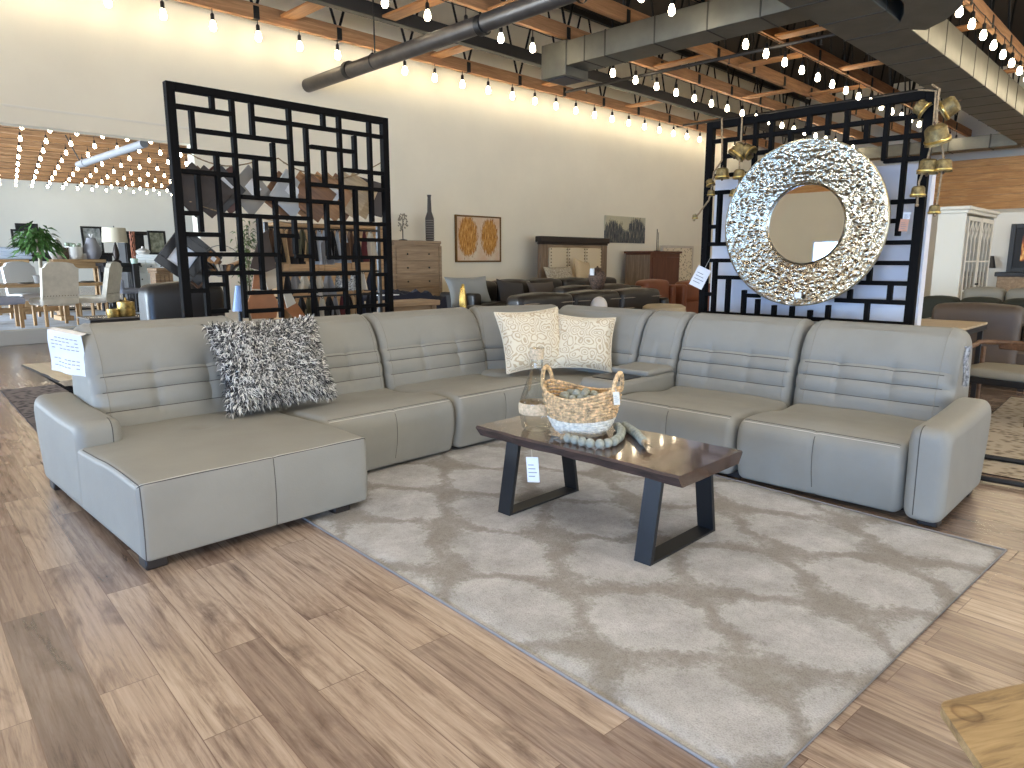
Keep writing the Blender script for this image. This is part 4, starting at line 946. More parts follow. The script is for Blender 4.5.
board('brown leather board peeping out under the large black one', 196, 262, YA + .12, .35, brn, 25, 45, None, False)
def catenary(name, label, pts, sag, m=rope, r_=.006, Y=YA):
    P = []
    for (x0, y0), (x1, y1) in zip(pts, pts[1:]):
        for k in range(12):
            f = k / 12; P.append(aY(x0 + (x1 - x0) * f, y0 + (y1 - y0) * f + sag * 4 * f * (1 - f), Y))
    P.append(aY(*pts[-1], Y)); mb = MB().tube(P, r_, 5)
    for i in range(3, len(P) - 1, 4): mb.lathe([(.012, -.004), (.018, 0), (.012, .004)], 8, P[i], cap=False)
    return tag(mb.build(name, m), label, 'rope')
catenary('rope_line', 'thin twisted rope strung across the upper part of the left screen', [(174, 146), (190, 154), (225, 166), (262, 159), (278, 158), (305, 172), (345, 178), (385, 160)], 2)
catenary('rope_line', 'thin rope strung lower across the left screen', [(176, 196), (232, 215), (262, 218), (310, 224), (386, 222)], 1.5)
# rack with hanging fabrics
YR = 6.85
rk = thing('fabric_rack', 'black metal rack holding fabric samples behind the left screen', 'rack', (0, 0, 0))
xa, xb = aY(266, 232, YR).x, aY(378, 232, YR).x; zt, zm, zl = aY(320, 229, YR).z, aY(320, 272, YR).z, aY(320, 296, YR).z
for x in (xa, xb):
    MB().box(x - .02, x + .02, YR - .02, YR + .02, 0, zt + .05, .003).build('post', black, rk); MB().box(x - .03, x + .03, YR - .3, YR + .3, 0, .04, .003).build('foot', black, rk)
for z in (zt, zm, zl): MB().tube([(xa, YR, z), (xb, YR, z)], .011, 8).build('rod', black, rk)
gf = 'fabric samples on the rack behind the left screen'
fabs = [mat('black_cloth', (30, 28, 28), .9), mat('brown_cloth', (96, 72, 54), .9), mat('grey_cloth', (128, 126, 126), .9), mat('navy_cloth', (34, 38, 52), .9), mat('tan_cloth', (176, 146, 108), .9), mat('stone_cloth', (200, 190, 172), .9), mat('silver_cloth', (178, 182, 188), .8),
        mat('black_white_pattern', (226, 226, 224), .9, c2=(24, 24, 26), vs=60), mat('wine_cloth', (92, 40, 42), .9), mat('olive_cloth', (88, 84, 62), .9)]
fname = ['black', 'brown', 'grey', 'navy', 'tan', 'stone coloured', 'silver grey', 'zebra patterned', 'wine red', 'olive']
def hang(x, z, w, h, k, label, flare=1.5, yo=0):
    t = thing('fabric_sample', label, 'fabric', (x, YR + yo, z - .012), group=gf); mb = MB(); G = []
    for i in range(9):
        row = []
        for j in range(9):
            f = j / 8; ww = w * (.22 + .9 * f ** .8); u_ = i / 8 - .5
            row.append((u_ * ww, .03 * math.sin(u_ * 9 + x * 20) * (.3 + f), -h * f))
        G.append(row)
    mb.grid(G); mb.grid([[(a, b + .006, c) for a, b, c in r_] for r_ in G]); mb.build('cloth', fabs[k], t)
    MB().lathe([(.013, -.004), (.018, 0), (.013, .004)], 10, (0, 0, .01), cap=False, M=Matrix.Rotation(R(90), 4, 'X')).build('hook', black, t)
rows = [(zt, .34, [(272, 1), (279, 0), (285, 4), (291, 1), (297, 0), (303, 9), (309, 4), (315, 0), (320, 6), (326, 2), (333, 0), (338, 6), (345, 6), (351, 1), (357, 0), (365, 8), (371, 5)], 'upper'),
        (zm, .22, [(286, 0), (294, 2), (303, 5), (311, 0), (318, 5), (327, 2), (337, 7), (344, 7), (353, 7), (362, 5), (370, 3)], 'middle'),
        (zl, .30, [(284, 4), (291, 1), (299, 0), (306, 9), (314, 0), (320, 5), (327, 0), (333, 2), (340, 8), (347, 0), (353, 4), (360, 3), (367, 0)], 'lower')]
for z, h, items, nm in rows:
    for i, (px, k) in enumerate(items):
        x = aY(px, 250, YR).x; prev = fname[items[i - 1][1]] if i else None
        lab = '%s fabric, %s rod, %s' % (fname[k], nm, ('after the %s one' % prev) if prev else 'at its left end')
        if items[i][1] in [q[1] for q in items[:i]]: lab += ' (%s from left)' % ['', 'second', 'third', 'fourth', 'fifth', 'sixth', 'seventh', 'eighth', 'ninth', 'tenth', 'eleventh', 'twelfth', 'thirteenth', 'fourteenth', 'fifteenth', 'sixteenth', 'last'][i]
        hang(x, z, .14, h * random.uniform(.8, 1.1), k, lab, yo=.0)
def hide(name, label, px_poly, Y, m, cat='leather'):
    pts = [aY(x, y, Y) for x, y in px_poly]; mb = MB(); n = len(pts)
    mb.prism([(p.x, p.z) for p in pts], -.006, .006, M=Matrix(((1, 0, 0, 0), (0, 0, 1, Y), (0, 1, 0, 0), (0, 0, 0, 1))))
    return tag(mb.build(name, m), label, cat)
hide('leather_hide', 'large tan leather hide leaning behind the left screen, above the sofa', [(252, 290), (272, 292), (279, 304), (276, 318), (252, 319), (247, 304)], 6.62, tan)
hide('leather_hide', 'upright tan leather strip hanging above the large tan hide', [(254, 272), (262, 270), (266, 289), (252, 289)], 6.66, tan)
hide('leather_hide', 'dark brown leather hide hanging left of the fabric rack', [(259, 237), (267, 230), (276, 268), (266, 272), (250, 268)], 6.7, mat('umber_leather', (72, 58, 50), .55))
hide('leather_hide', 'cream patterned cloth offcut hanging below the dark hide', [(262, 270), (278, 266), (276, 288), (268, 290)], 6.74, fabs[5], 'fabric')
hide('leather_hide', 'orange brown leather offcut slanting beside the large tan hide', [(281, 297), (290, 293), (306, 317), (294, 318), (284, 308)], 6.7, tan)
hide('leather_hide', 'pale folded leather piece slanting over the orange brown one', [(283, 293), (290, 291), (296, 303), (287, 308)], 6.64, fabs[5])
# ring of small samples
p = aY(222, 262, YA); t = thing('sample_ring', 'wire ring strung with small striped samples in the left screen', 'sample ring', tuple(p))
MB().tube([(.17 * math.cos(a * .3), 0, .02 + .13 * math.sin(a * .3)) for a in range(21)], .003, 5, closed=True).build('wire_ring', galv, t)
for k in range(13):
    a = R(205 + k * 11); MB().box(-.012, .012, -.05, .05, -.055, .055, .003).build('small_sample', [gry, dkb, w1, chc, fabs[5]][k % 5], t, M=Matrix.Translation((.15 * math.cos(a), 0, .03 + .11 * math.sin(a))) @ Matrix.Rotation(R(-60 + k * 11), 4, 'Y'))
board('small oak sample square with white card beside the sample ring', 212, 260, YA - .03, .12, w1, 5, 40)
#=BACKGROUND=
oak = wood('oak_furniture', (190, 156, 112), (140, 106, 70), 'X', .55, 2.0); oakZ = wood('oak_upright', (190, 156, 112), (140, 106, 70), 'Z', .55, 2.0)
greyoak = wood('weathered_oak', (176, 152, 122), (128, 106, 82), 'X', .6, 2.0); greyoakZ = wood('weathered_oak_upright', (150, 128, 104), (104, 86, 68), 'Z', .6, 2.0)
brownwood = wood('brown_mahogany', (112, 66, 46), (78, 44, 31), 'Z', .45, 1.6); linen = mat('linen', (202, 192, 176), .9, var=.04, vs=5); linenW = mat('white_linen', (222, 222, 222), .9)
blk_leather = mat('black_leather_sofa', (34, 32, 31), .42, bump=.15, bs=30); charcoal = mat('charcoal_cloth', (66, 64, 64), .9); whitelac = mat('white_lacquer', (228, 230, 228), .5); dkgreen = mat('dark_green_velvet', (44, 46, 36), .8)
def cushion(mb, x0, x1, y0, y1, z0, z1, r=.06, m=0, M=None):
    mb.box(x0, x1, y0, y1, z0, z1, r, m, M)
    return mb
def soft(name, x0, x1, y0, y1, z0, z1, m, parent, r=.08, puff=.03, M=None):
    mb = MB(); poly = dens(rpoly([(y0, z0, r), (y0, z1, r), (y1, z1, r), (y1, z0, r)], 5), .06)
    pad(mb, lambda x, d, z: Vector((x, d, z)), x0, x1, poly, r * .8, .08, lambda x, d, z, nd, nz: puff * math.sin(max(0, min(1, (x - x0) / (x1 - x0))) * math.pi))
    return mb.build(name, m, parent, M=M)
def handle_knob(parent, x, y, z, m=black): MB().sphere((x, y - .02, z), .018, 8).tube([(x, y, z), (x, y - .02, z)], .008, 6).build('knob', m, parent)
def chest(name, label, cat, x0, x1, y0, y1, z1, nd, wm, group=None, knob=black, zb=.12, cols=1, z0=0):
    t = thing(name, label, cat, ((x0 + x1) / 2, (y0 + y1) / 2, z0), group=group); w, d = (x1 - x0) / 2, (y1 - y0) / 2; h = z1 - z0
    MB().box(-w + .04, w - .04, -d + .03, d - .02, zb * .6, h - .05, .008).build('body', wm, t)
    MB().box(-w, w, -d, d, h - .06, h, .012).box(-w + .015, w - .015, -d + .012, d - .01, h - .1, h - .06, .008).build('top', wm, t)
    for sx in (-1, 1):
        MB().box(sx * (w - .02) - .035, sx * (w - .02) + .035, -d + .012, -d + .08, 0, h - .1, .006).build('post', wm, t)
        MB().box(sx * (w - .05) - .03, sx * (w - .05) + .03, d - .09, d - .03, 0, zb, .006).build('foot', wm, t)
    hh = (h - .13 - zb) / nd
    for k in range(nd):
        for c in range(cols):
            xa = -w + .07 + (2 * w - .14) * c / cols; xb = xa + (2 * w - .14) / cols; z = zb + k * hh
            dr = MB().box(xa + .008, xb - .008, -d + .012, -d + .05, z + .01, z + hh - .01, .008).build('drawer', wm, t)
            for kx in ((xa * .75 + xb * .25, xa * .25 + xb * .75) if xb - xa > .5 else ((xa + xb) / 2,)): handle_knob(dr, kx, -d + .012, z + hh / 2, knob)
    return t
# --- tall chest beside the left screen, with two ornaments
Yc = 11.45; a, b = aY(393, 240, Yc), aY(441.5, 240, Yc)
chest('chest_of_drawers', 'weathered oak chest of drawers against the cream wall, right of the left screen', 'chest of drawers', a.x, b.x, Yc, Yc + .48, a.z, 6, greyoak, zb=.14)
ct = a.z
p = aY(430, 240, Yc + .2); t = thing('bottle_vase', 'tall slim ribbed grey bottle vase standing on the oak chest', 'vase', (p.x, p.y, ct))
h = aY(430, 195, Yc + .2).z - ct; MB().lathe([(.07, 0), (.085, .02), (.09, h * .25), (.09, h * .5), (.045, h * .64), (.035, h * .95), (.045, h), (.035, h)], 20).build('body', mat('charcoal_ceramic', (74, 70, 66), .6), t)
mb = MB()
for k in range(9): mb.lathe([(.088, .03 + k * h * .052 - .008), (.098, .03 + k * h * .052), (.088, .03 + k * h * .052 + .008)], 20)
mb.build('ribs', mat('pale_stripe', (130, 126, 118), .6), t)
p = aY(403, 240, Yc + .2); t = thing('leaf_sculpture', 'small metal leaf sculpture on a foot, left end of the oak chest', 'sculpture', (p.x, p.y, ct)); h = aY(403, 213, Yc + .2).z - ct
MB().lathe([(.09, 0), (.09, .015), (.02, .03)], 16).tube([(0, 0, .02), (0, 0, h * .4)], .01, 6).build('stand', black, t)
mb = MB()
for k in range(60):
    a_, r_ = random.uniform(0, 6.28), math.sqrt(random.random()); x, z = .12 * r_ * math.cos(a_), h * .66 + h * .34 * r_ * math.sin(a_); q = random.uniform(-.03, .03); s_ = .022
    mb.add([(x - s_, q, z), (x, q - .01, z - s_), (x + s_, q, z), (x, q + .01, z + s_)], [(0, 1, 2, 3)])
mb.tube([(0, 0, h * .4), (0, 0, h * .95)], .006, 5); mb.build('leaves', mat('pewter', (150, 146, 134), .4, .7), t)
# --- long carved oak cabinet behind the fabric rack
Yc = 11.3; a, b = aY(274, 222, Yc), aY(387, 222, Yc)
t = thing('carved_cabinet', 'wide carved pale oak cabinet against the wall behind the left screen', 'cabinet', ((a.x + b.x) / 2, Yc + .35, 0)); w = (b.x - a.x) / 2; h = a.z
MB().box(-w + .06, w - .06, -.3, .3, .1, h - .14, .01).build('body', oak, t)
MB().box(-w, w, -.36, .34, h - .06, h, .015).box(-w + .03, w - .03, -.34, .32, h - .11, h - .06, .012).box(-w + .05, w - .05, -.32, .31, h - .16, h - .11, .01).build('cornice', oak, t)
for k in range(3):
    x0 = -w + .12 + k * (2 * w - .24) / 3; x1 = x0 + (2 * w - .24) / 3
    d = MB().box(x0 + .02, x1 - .02, -.325, -.29, .2, h - .2, .01).box(x0 + .12, x1 - .12, -.34, -.32, .32, h - .34, .012).box(x0 + .12, x1 - .12, -.345, -.32, h * .62, h * .62 + .05, .006).build('door', oak, t)
    handle_knob(d, x1 - .06, -.325, h * .5)
MB().box(-w + .03, w - .03, -.33, .31, 0, .12, .01).build('plinth', oak, t)
# --- plants
def leafy(name, label, p, h, spread, n, leafm, pot, trunk=.02, crown=.5, ll=.16, lw=.03, z0=0, droop=.5):
    t = thing(name, label, 'plant', (p[0], p[1], z0))
    if pot: MB().lathe([(.11, 0), (.16, .22), (.17, .24), (.15, .24), (.14, .2)], 18).disc(.145, .2, 18).build('pot', pot, t)
    rnd = random.Random(int(p[0] * 100)); mb = MB(); tips = []
    for k in range(7):
        a = rnd.uniform(0, 6.28); q = Vector((spread * .6 * math.cos(a) * rnd.random(), spread * .6 * math.sin(a) * rnd.random(), h * rnd.uniform(1 - crown * .6, .98))); pts = [(0, 0, .15 if pot else 0), (q.x * .2, q.y * .2, h * (1 - crown) * .8 + .1), q]; mb.tube(pts, [trunk, trunk * .8, trunk * .3], 6); tips.append((Vector(pts[1]), q))
    mb.build('stem', mat('plant_stem', (96, 84, 58), .8), t); mb = MB()
    for k in range(n):
        b_, q = rnd.choice(tips); o_ = b_.lerp(q, rnd.uniform(.35, 1.05)); a = rnd.uniform(0, 6.28); L = ll * rnd.uniform(.7, 1.3)
        d = Vector((math.cos(a), math.sin(a), rnd.uniform(-.3, .6))).normalized(); s_ = Vector((-math.sin(a), math.cos(a), rnd.uniform(-.4, .4))) * lw; o_ += d * spread * .25 * rnd.random()
        m1 = o_ + d * L * .5 + Vector((0, 0, .02)); e = o_ + d * L + Vector((0, 0, -L * droop))
        mb.add([o_, m1 - s_, m1 + s_, e], [(0, 1, 2), (1, 3, 2)])
    mb.build('foliage', leafm, t)
    return t
green = mat('leaf_green', (70, 104, 52), .55, var=.25, vs=4); green2 = mat('olive_green', (92, 112, 66), .6, var=.25, vs=4)
p = aY(247, 262, 9.4); leafy('potted_plant', 'slender green bamboo plant seen through the middle of the left screen', p, aY(247, 220, 9.4).z, .26, 260, green2, mat('grey_pot', (96, 92, 88), .7), .008, .5, .13, .014, 0, .3)
# --- wall art
def canvas(label, x0y0, x1y1, mm, Y=YB - .03, frame=None, name='wall_art'):
    a, b = aY(*x0y0, Y), aY(*x1y1, Y); w, h = b.x - a.x, abs(a.z - b.z); t = thing(name, label, 'picture', ((a.x + b.x) / 2, Y, (a.z + b.z) / 2))
    MB().box(-w / 2 + .03, w / 2 - .03, -.01, .02, -h / 2 + .03, h / 2 - .03, .002).build('canvas', mm, t)
    if frame:
        mb = MB(); f = .035
        mb.box(-w / 2, -w / 2 + f, -.03, .025, -h / 2, h / 2).box(w / 2 - f, w / 2, -.03, .025, -h / 2, h / 2).box(-w / 2 + f, w / 2 - f, -.03, .025, h / 2 - f, h / 2).box(-w / 2 + f, w / 2 - f, -.03, .025, -h / 2, -h / 2 + f); mb.build('frame', frame, t)
    return t, w, h
def blot_mat(name, blots, ground, cols, streak=(14, 1, 2)):
    m, nt, b = base_mat(name); L = nt.links; tc = nt.nodes.new('ShaderNodeTexCoord')
    mp = nt.nodes.new('ShaderNodeMapping'); mp.inputs['Scale'].default_value = streak; L.new(tc.outputs['Object'], mp.inputs[0])
    nz = N(nt, 'ShaderNodeTexNoise', Scale=3.0, Detail=6.0, Roughness=.7); L.new(mp.outputs[0], nz.inputs['Vector'])
    rp = ramp(nt, [(.35, c4(cols[0])), (.5, c4(cols[1])), (.64, c4(cols[2]))]); L.new(nz.outputs['Fac'], rp.inputs[0])
    n2 = N(nt, 'ShaderNodeTexNoise', Scale=2.0, Detail=5.0); L.new(tc.outputs['Object'], n2.inputs['Vector']); g = ramp(nt, [(.35, c4(ground[0])), (.65, c4(ground[1]))]); L.new(n2.outputs['Fac'], g.inputs[0])
    mask = None
    for (cx, cz, rx, rz) in blots:
        m2 = nt.nodes.new('ShaderNodeMapping'); m2.inputs['Location'].default_value = (-cx / rx, 0, -cz / rz); m2.inputs['Scale'].default_value = (1 / rx, 0, 1 / rz); L.new(tc.outputs['Object'], m2.inputs[0])
        ln = N(nt, 'ShaderNodeVectorMath', operation='LENGTH'); L.new(m2.outputs[0], ln.inputs[0])
        v_ = mth(nt, 'ADD', ln.outputs['Value'], mth(nt, 'MULTIPLY', mth(nt, 'SUBTRACT', nz.outputs['Fac'], .5), 1.6)); k = mth(nt, 'LESS_THAN', v_, .95); mask = k if mask is None else mth(nt, 'MAXIMUM', mask, k)
    x = N(nt, 'ShaderNodeMix', data_type='RGBA'); L.new(mask, x.inputs[0]); L.new(g.outputs[0], x.inputs[6]); L.new(rp.outputs[0], x.inputs[7]); L.new(x.outputs[2], b.inputs['Base Color']); b.inputs['Roughness'].default_value = .6
    return m
canvas('square canvas with two golden feathery shapes on pink, on the cream wall', (455, 214.5), (500.5, 262), blot_mat('gold_blot', [(-.33, .05, .3, .46), (.33, .05, .27, .42)], ((206, 170, 138), (214, 200, 176)), ((110, 64, 20), (190, 130, 50), (226, 184, 110))), frame=mat('bronze_frame', (120, 90, 54), .4, .6))
canvas('landscape canvas of dark blue trees in mist, on the cream wall above the armoire', (604.5, 214), (645, 244.5), blot_mat('tree_blot', [(-.55, -.3, .55, .55), (.55, -.25, .5, .6), (0, -.35, .5, .35)], ((196, 190, 160), (180, 178, 158)), ((28, 30, 36), (70, 76, 84), (150, 146, 124)), (9, 1, 1.2)))
# --- bed headboard and pillows
Yc = 11.5; a, b = aY(538, 236, Yc), aY(607, 236, Yc); zt = a.z; t = thing('bed_headboard', 'wood framed headboard with cream tufted panels and dark cap, against the wall', 'headboard', ((a.x + b.x) / 2, Yc, 0)); w = (b.x - a.x) / 2
MB().box(-w, w, -.1, .1, zt - .14, zt, .015).box(-w + .05, w - .05, -.08, .08, zt - .19, zt - .14, .01).build('cap', mat('espresso_wood', (42, 34, 30), .5), t)
for sx in (-1, 1): MB().box(sx * (w - .17) - .12, sx * (w - .17) + .12, -.06, .06, 0, zt - .19, .01).build('post', greyoakZ, t)
MB().box(-w + .29, w - .29, -.04, .05, .3, zt - .19, .005).build('rail', greyoak, t)
for k in range(3):
    x0 = -w + .32 + k * (2 * w - .64) / 3; x1 = x0 + (2 * w - .64) / 3
    o = soft('panel', x0 + .01, x1 - .01, -.09, -.035, .7, zt - .27, mat('cream_upholstery', (214, 198, 166), .85), t, .03, .01); mb = MB()
    for q in range(14): 
        for xx in (x0 + .05, x1 - .05): mb.sphere((xx, -.1, .75 + q * (zt - 1.05) / 13), .016, 6)
    mb.build('nailheads', mat('nailhead', (110, 92, 66), .4, .8), o)
bedw = w
o = thing('bed', 'made bed with grey cover in front of the headboard', 'bed', ((a.x + b.x) / 2, Yc - .58, 0)); soft('mattress', -bedw + .2, bedw - .2, -.44, .44, .3, .85, mat('grey_bedding', (176, 168, 156), .9), o, .1); MB().box(-bedw + .15, bedw - .15, -.46, .46, .05, .32, .02).build('bed_base', greyoak, o)
zb_ = .9
def scatter_pillow(label, px, py, Y, w, h, m, tilt=0, name='pillow', yaw=0, group=None, lean=20):
    p = aY(px, py, Y); return pillow(name, label, w, h, .18, rot(p, R(-lean), R(tilt), R(yaw)), m, group)
scatter_pillow('dotted cream pillow lying in front of the headboard', 560, 277, 10.9, 1.0, .5, mat('dotted_cloth', (206, 196, 172), .9, c2=(120, 110, 96), vs=40), 0)
scatter_pillow('beige pillow with dark edge at the right of the headboard', 583, 272, 11.0, .62, .62, mat('beige_cloth', (196, 176, 142), .9), 12)
# --- armoire and neighbours
Yc = 10.9; a, b = aY(652, 251, Yc), aY(681, 251, Yc); zt = a.z
xa = aY(628, 252, Yc + .5).x; t = thing('armoire', 'brown wooden armoire with weathered side in front of the cream wall', 'cabinet', ((a.x + b.x) / 2, Yc + .45, 0)); w = (b.x - a.x) / 2
MB().box(-w, w, -.42, .42, .1, zt - .05, .01).build('body', brownwood, t); MB().box(-w - .05, w + .05, -.47, .45, zt - .06, zt, .012).build('top', brownwood, t)
MB().box(-w + .06, w - .06, -.45, -.41, .2, zt - .16, .01).build('door', brownwood, t); MB().box(-w + .01, w - .01, -.4, .4, 0, .12, .005).build('plinth', brownwood, t)
MB().box(-w - .02, -w + .02, -.40, .40, .15, zt - .1, .004).build('side_panel', greyoakZ, t)
p = aY(657, 250, Yc + .3); t = thing('metal_figure', 'thin dark metal ornament standing on the brown armoire', 'ornament', (p.x, p.y, zt)); h = aY(657, 229, Yc + .3).z - zt
MB().box(-.09, .09, -.05, .05, 0, .02, .004).build('base', black, t); MB().tube([(-.02, 0, .01), (-.02, 0, h)], .012, 6).tube([(.05, 0, .01), (.05, 0, h * .85)], .008, 6).build('rods', black, t)
Yc = 11.75; a, b = aY(662, 247, Yc), aY(692, 247, Yc); zt = a.z; w = (b.x - a.x) / 2
t = thing('carved_screen', 'whitewashed carved lattice panel leaning on the cream wall behind the armoire', 'panel', ((a.x + b.x) / 2, Yc, 0)); m, nt, b_ = base_mat('carved_white'); L = nt.links
tc = nt.nodes.new('ShaderNodeTexCoord'); vz = N(nt, 'ShaderNodeTexVoronoi', Scale=14.0); L.new(tc.outputs['Object'], vz.inputs['Vector']); rp = ramp(nt, [(.28, c4((150, 138, 112))), (.4, c4((226, 214, 188)))]); L.new(vz.outputs['Distance'], rp.inputs[0]); L.new(rp.outputs[0], b_.inputs['Base Color'])
MB().box(-w, w, -.02, .03, .1, zt, .006).build('carving', m, t); MB().box(-w - .04, w + .04, -.04, .04, zt - .02, zt + .05, .006).box(-w - .04, -w + .03, -.04, .04, 0, zt, .006).box(w - .03, w + .04, -.04, .04, 0, zt, .006).build('frame', linen, t)
# --- dark sofas in the middle distance
def sofa2(name, label, x0, x1, y0, y1, zseat, zback, m, nb=3, facing='S', arms=True, piping=None, arm_h=.2, group=None):
    """facing S: back along the y1 side; facing N: back along the y0 side"""
    t = thing(name, label, 'sofa', ((x0 + x1) / 2, (y0 + y1) / 2, 0), group=group); w, d = (x1 - x0) / 2, (y1 - y0) / 2; s = 1 if facing == 'S' else -1
    MB().box(-w + .05, w - .05, -d + .05, d - .05, .08, zseat - .12, .03).build('base', m, t)
    aw = .2 if arms else 0
    for k in range(nb):
        xa, xb = -w + aw + (2 * w - 2 * aw) * k / nb, -w + aw + (2 * w - 2 * aw) * (k + 1) / nb
        soft('seat_cushion', xa + .01, xb - .01, *sorted((-d * s, (d - .4) * s)), zseat - .16, zseat, m, t, .06)
        bk_ = soft('back_cushion', xa + .01, xb - .01, *sorted(((d - .42) * s, (d - .06) * s)), zseat - .1, zback, m, t, .1, .04)
        if piping:
            for zz in (.12, .3): MB().tube([(xa + .05, (d - .035) * s if facing == 'N' else (d - .46) * s, zback - zz), (xb - .05, (d - .035) * s if facing == 'N' else (d - .46) * s, zback - zz)], .008, 5).build('stitching', piping, bk_)
    if arms:
        for sx in (-1, 1): soft('armrest', *sorted((sx * (w - .2), sx * w)), -d, d, .1, zseat + arm_h, m, t, .06, .01)
    for sx in (-1, 1):
        for sy in (-1, 1): MB().box(sx * (w - .1) - .03, sx * (w - .1) + .03, sy * (d - .1) - .03, sy * (d - .1) + .03, 0, .09, .004).build('foot', dkfoot, t)
    return t
def pxr(x0, x1, Y): return aY(x0, 290, Y).x, aY(x1, 290, Y).x
x0, x1 = pxr(442, 612, 10.3); zt = aY(500, 281, 10.3).z
sofa2('dark_sofa', 'long black sofa with loose pillows in front of the cream wall', x0, x1, 9.4, 10.4, .72, zt, blk_leather, 5)
scatter_pillow('pale grey rectangular pillow at the left end of the long black sofa', 469, 291, 9.75, 1.02, .55, mat('pale_grey_leather', (150, 156, 158), .6))
scatter_pillow('charcoal square pillow on the long black sofa', 512, 296, 9.55, .72, .6, charcoal, 8)
scatter_pillow('taupe pillow beside the charcoal one on the long black sofa', 543, 294, 9.6, .78, .5, mat('taupe_cloth', (96, 88, 82), .9), 0)
x0, x1 = pxr(512, 668, 7.25); zt = aY(590, 293, 7.25).z
sofa2('leather_recliner_sofa', 'dark brown leather recliner sofa with pale stitching behind the corner of the sectional', x0, x1, 7.2, 8.3, .62, zt, mat('espresso_leather', (36, 32, 30), .38, bump=.15, bs=20), 3, 'N', True, mat('pale_stitching', (150, 140, 126), .8))
x0, x1 = pxr(560, 640, 8.7)
sofa2('leather_recliner_sofa', 'second dark leather sofa half hidden behind the stitched recliner sofa', x0, x1, 8.68, 9.2, .62, aY(600, 286.5, 8.7).z, mat('espresso_leather', (36, 32, 30), .38), 2, 'N', True, mat('pale_stitching', (150, 140, 126), .8))
for k, (a_, b_2, lab) in enumerate(((643, 676, 'cognac brown leather armchair in front of the armoire'), (683, 712, 'cognac brown leather armchair behind the left post of the mirror screen'))):
    x0, x1 = pxr(a_, b_2, 9.32); sofa2('leather_armchair', lab, x0, x1, 9.3, 10.2, .6, aY(a_, 281.5 + k, 9.3).z, mat('cognac_leather', (124, 72, 48), .45, var=.06, vs=3), 1, 'N', True, arm_h=.3)
# round ottoman top, dome, urn, gold vase
p = aY(664, 309, 6.72); t = thing('ottoman', 'round beige upholstered ottoman just behind the sectional sofa', 'ottoman', (p.x, p.y, 0)); zt = aY(664, 304.5, 6.72).z
MB().lathe([(.34, .06), (.37, .12), (.38, zt - .12), (.37, zt - .04), (.3, zt), (.0001, zt + .01)], 28).build('seat', mat('beige_boucle', (190, 174, 146), .9), t); MB().lathe([(.3, 0), (.3, .07)], 20).build('base', dkfoot, t)
p = aY(599, 303, 6.9); t = thing('egg_ornament', 'smooth white egg shaped ornament just behind the sofa corner', 'ornament', (p.x, p.y, 0)); zt = aY(598, 297, 6.9).z
MB().lathe([(.1, 0), (.15, .03), (.15, .05), (.035, .09), (.035, zt - .32), (.09, zt - .29)], 20).build('stand', mat('white_ceramic', (226, 222, 216), .4), t); MB().sphere((0, 0, zt - .15), .135, 22, 0, 1.15).build('shade', mat('white_ceramic', (226, 222, 216), .4), t)
p = aY(597, 290, 8.48); zt = aY(597, 266, 8.48).z; t = thing('urn', 'dark brown woven lidded urn standing on the console behind the recliner sofa', 'urn', (p.x, p.y, p.z))
h = zt - p.z; MB().lathe([(.07, 0), (.1, .02), (.17, h * .45), (.175, h * .6), (.13, h * .78), (.07, h * .82), (.085, h * .86), (.05, h * .93), (.015, h * .95), (.02, h), (.0001, h)], 22).build('body', mat('brown_wicker', (84, 66, 54), .7, var=.4, vs=30, bump=.6, bs=50), t)
MB().box(-.2, -.17, -.06, .03, h * .62, h * .9, .002).build('price_label', white_paper, t)
x0 = p.x; o = thing('console_table', 'narrow dark console table carrying the urn', 'table', (p.x, p.y, 0)); MB().box(-.45, .45, -.15, .15, p.z - .04, p.z, .005).build('tabletop', mat('espresso_wood', (42, 34, 30), .5), o)
for sx in (-.4, .4):
    for sy in (-.13, .13): MB().box(sx - .02, sx + .02, sy - .02, sy + .02, 0, p.z - .04, .003).build('leg', mat('espresso_wood', (42, 34, 30), .5), o)
p = aY(464, 306, 6.2); zt = aY(465, 284, 6.2).z
p.y = 6.55; p = aY(464.5, 306, 6.55); zt = aY(465, 284, 6.55).z
t = thing('gold_leaf_vase', 'gold leaf shaped ornament behind the sectional sofa back', 'ornament', (p.x, p.y, 0)); mb = MB(); G = []
for i in range(15):
    f = i / 14; z = (zt - .42) + .42 * f; w_ = .055 * math.sin(math.pi * min(1, f * .93 + .07)) ** .7 + .004; G.append([(w_ * c, .03 * abs(c) ** 2 - .02 + .02 * f, z) for c in (-1, -.5, 0, .5, 1)])
mb.grid(G); mb.grid([[(x, y + .01, z) for x, y, z in g] for g in G]); mb.build('leaf', mat('polished_gold', (196, 166, 96), .25, .95), t)
MB().lathe([(.11, 0), (.11, .02), (.015, .04), (.015, zt - .4)], 16).build('stand', mat('polished_gold', (196, 166, 96), .25, .95), t)
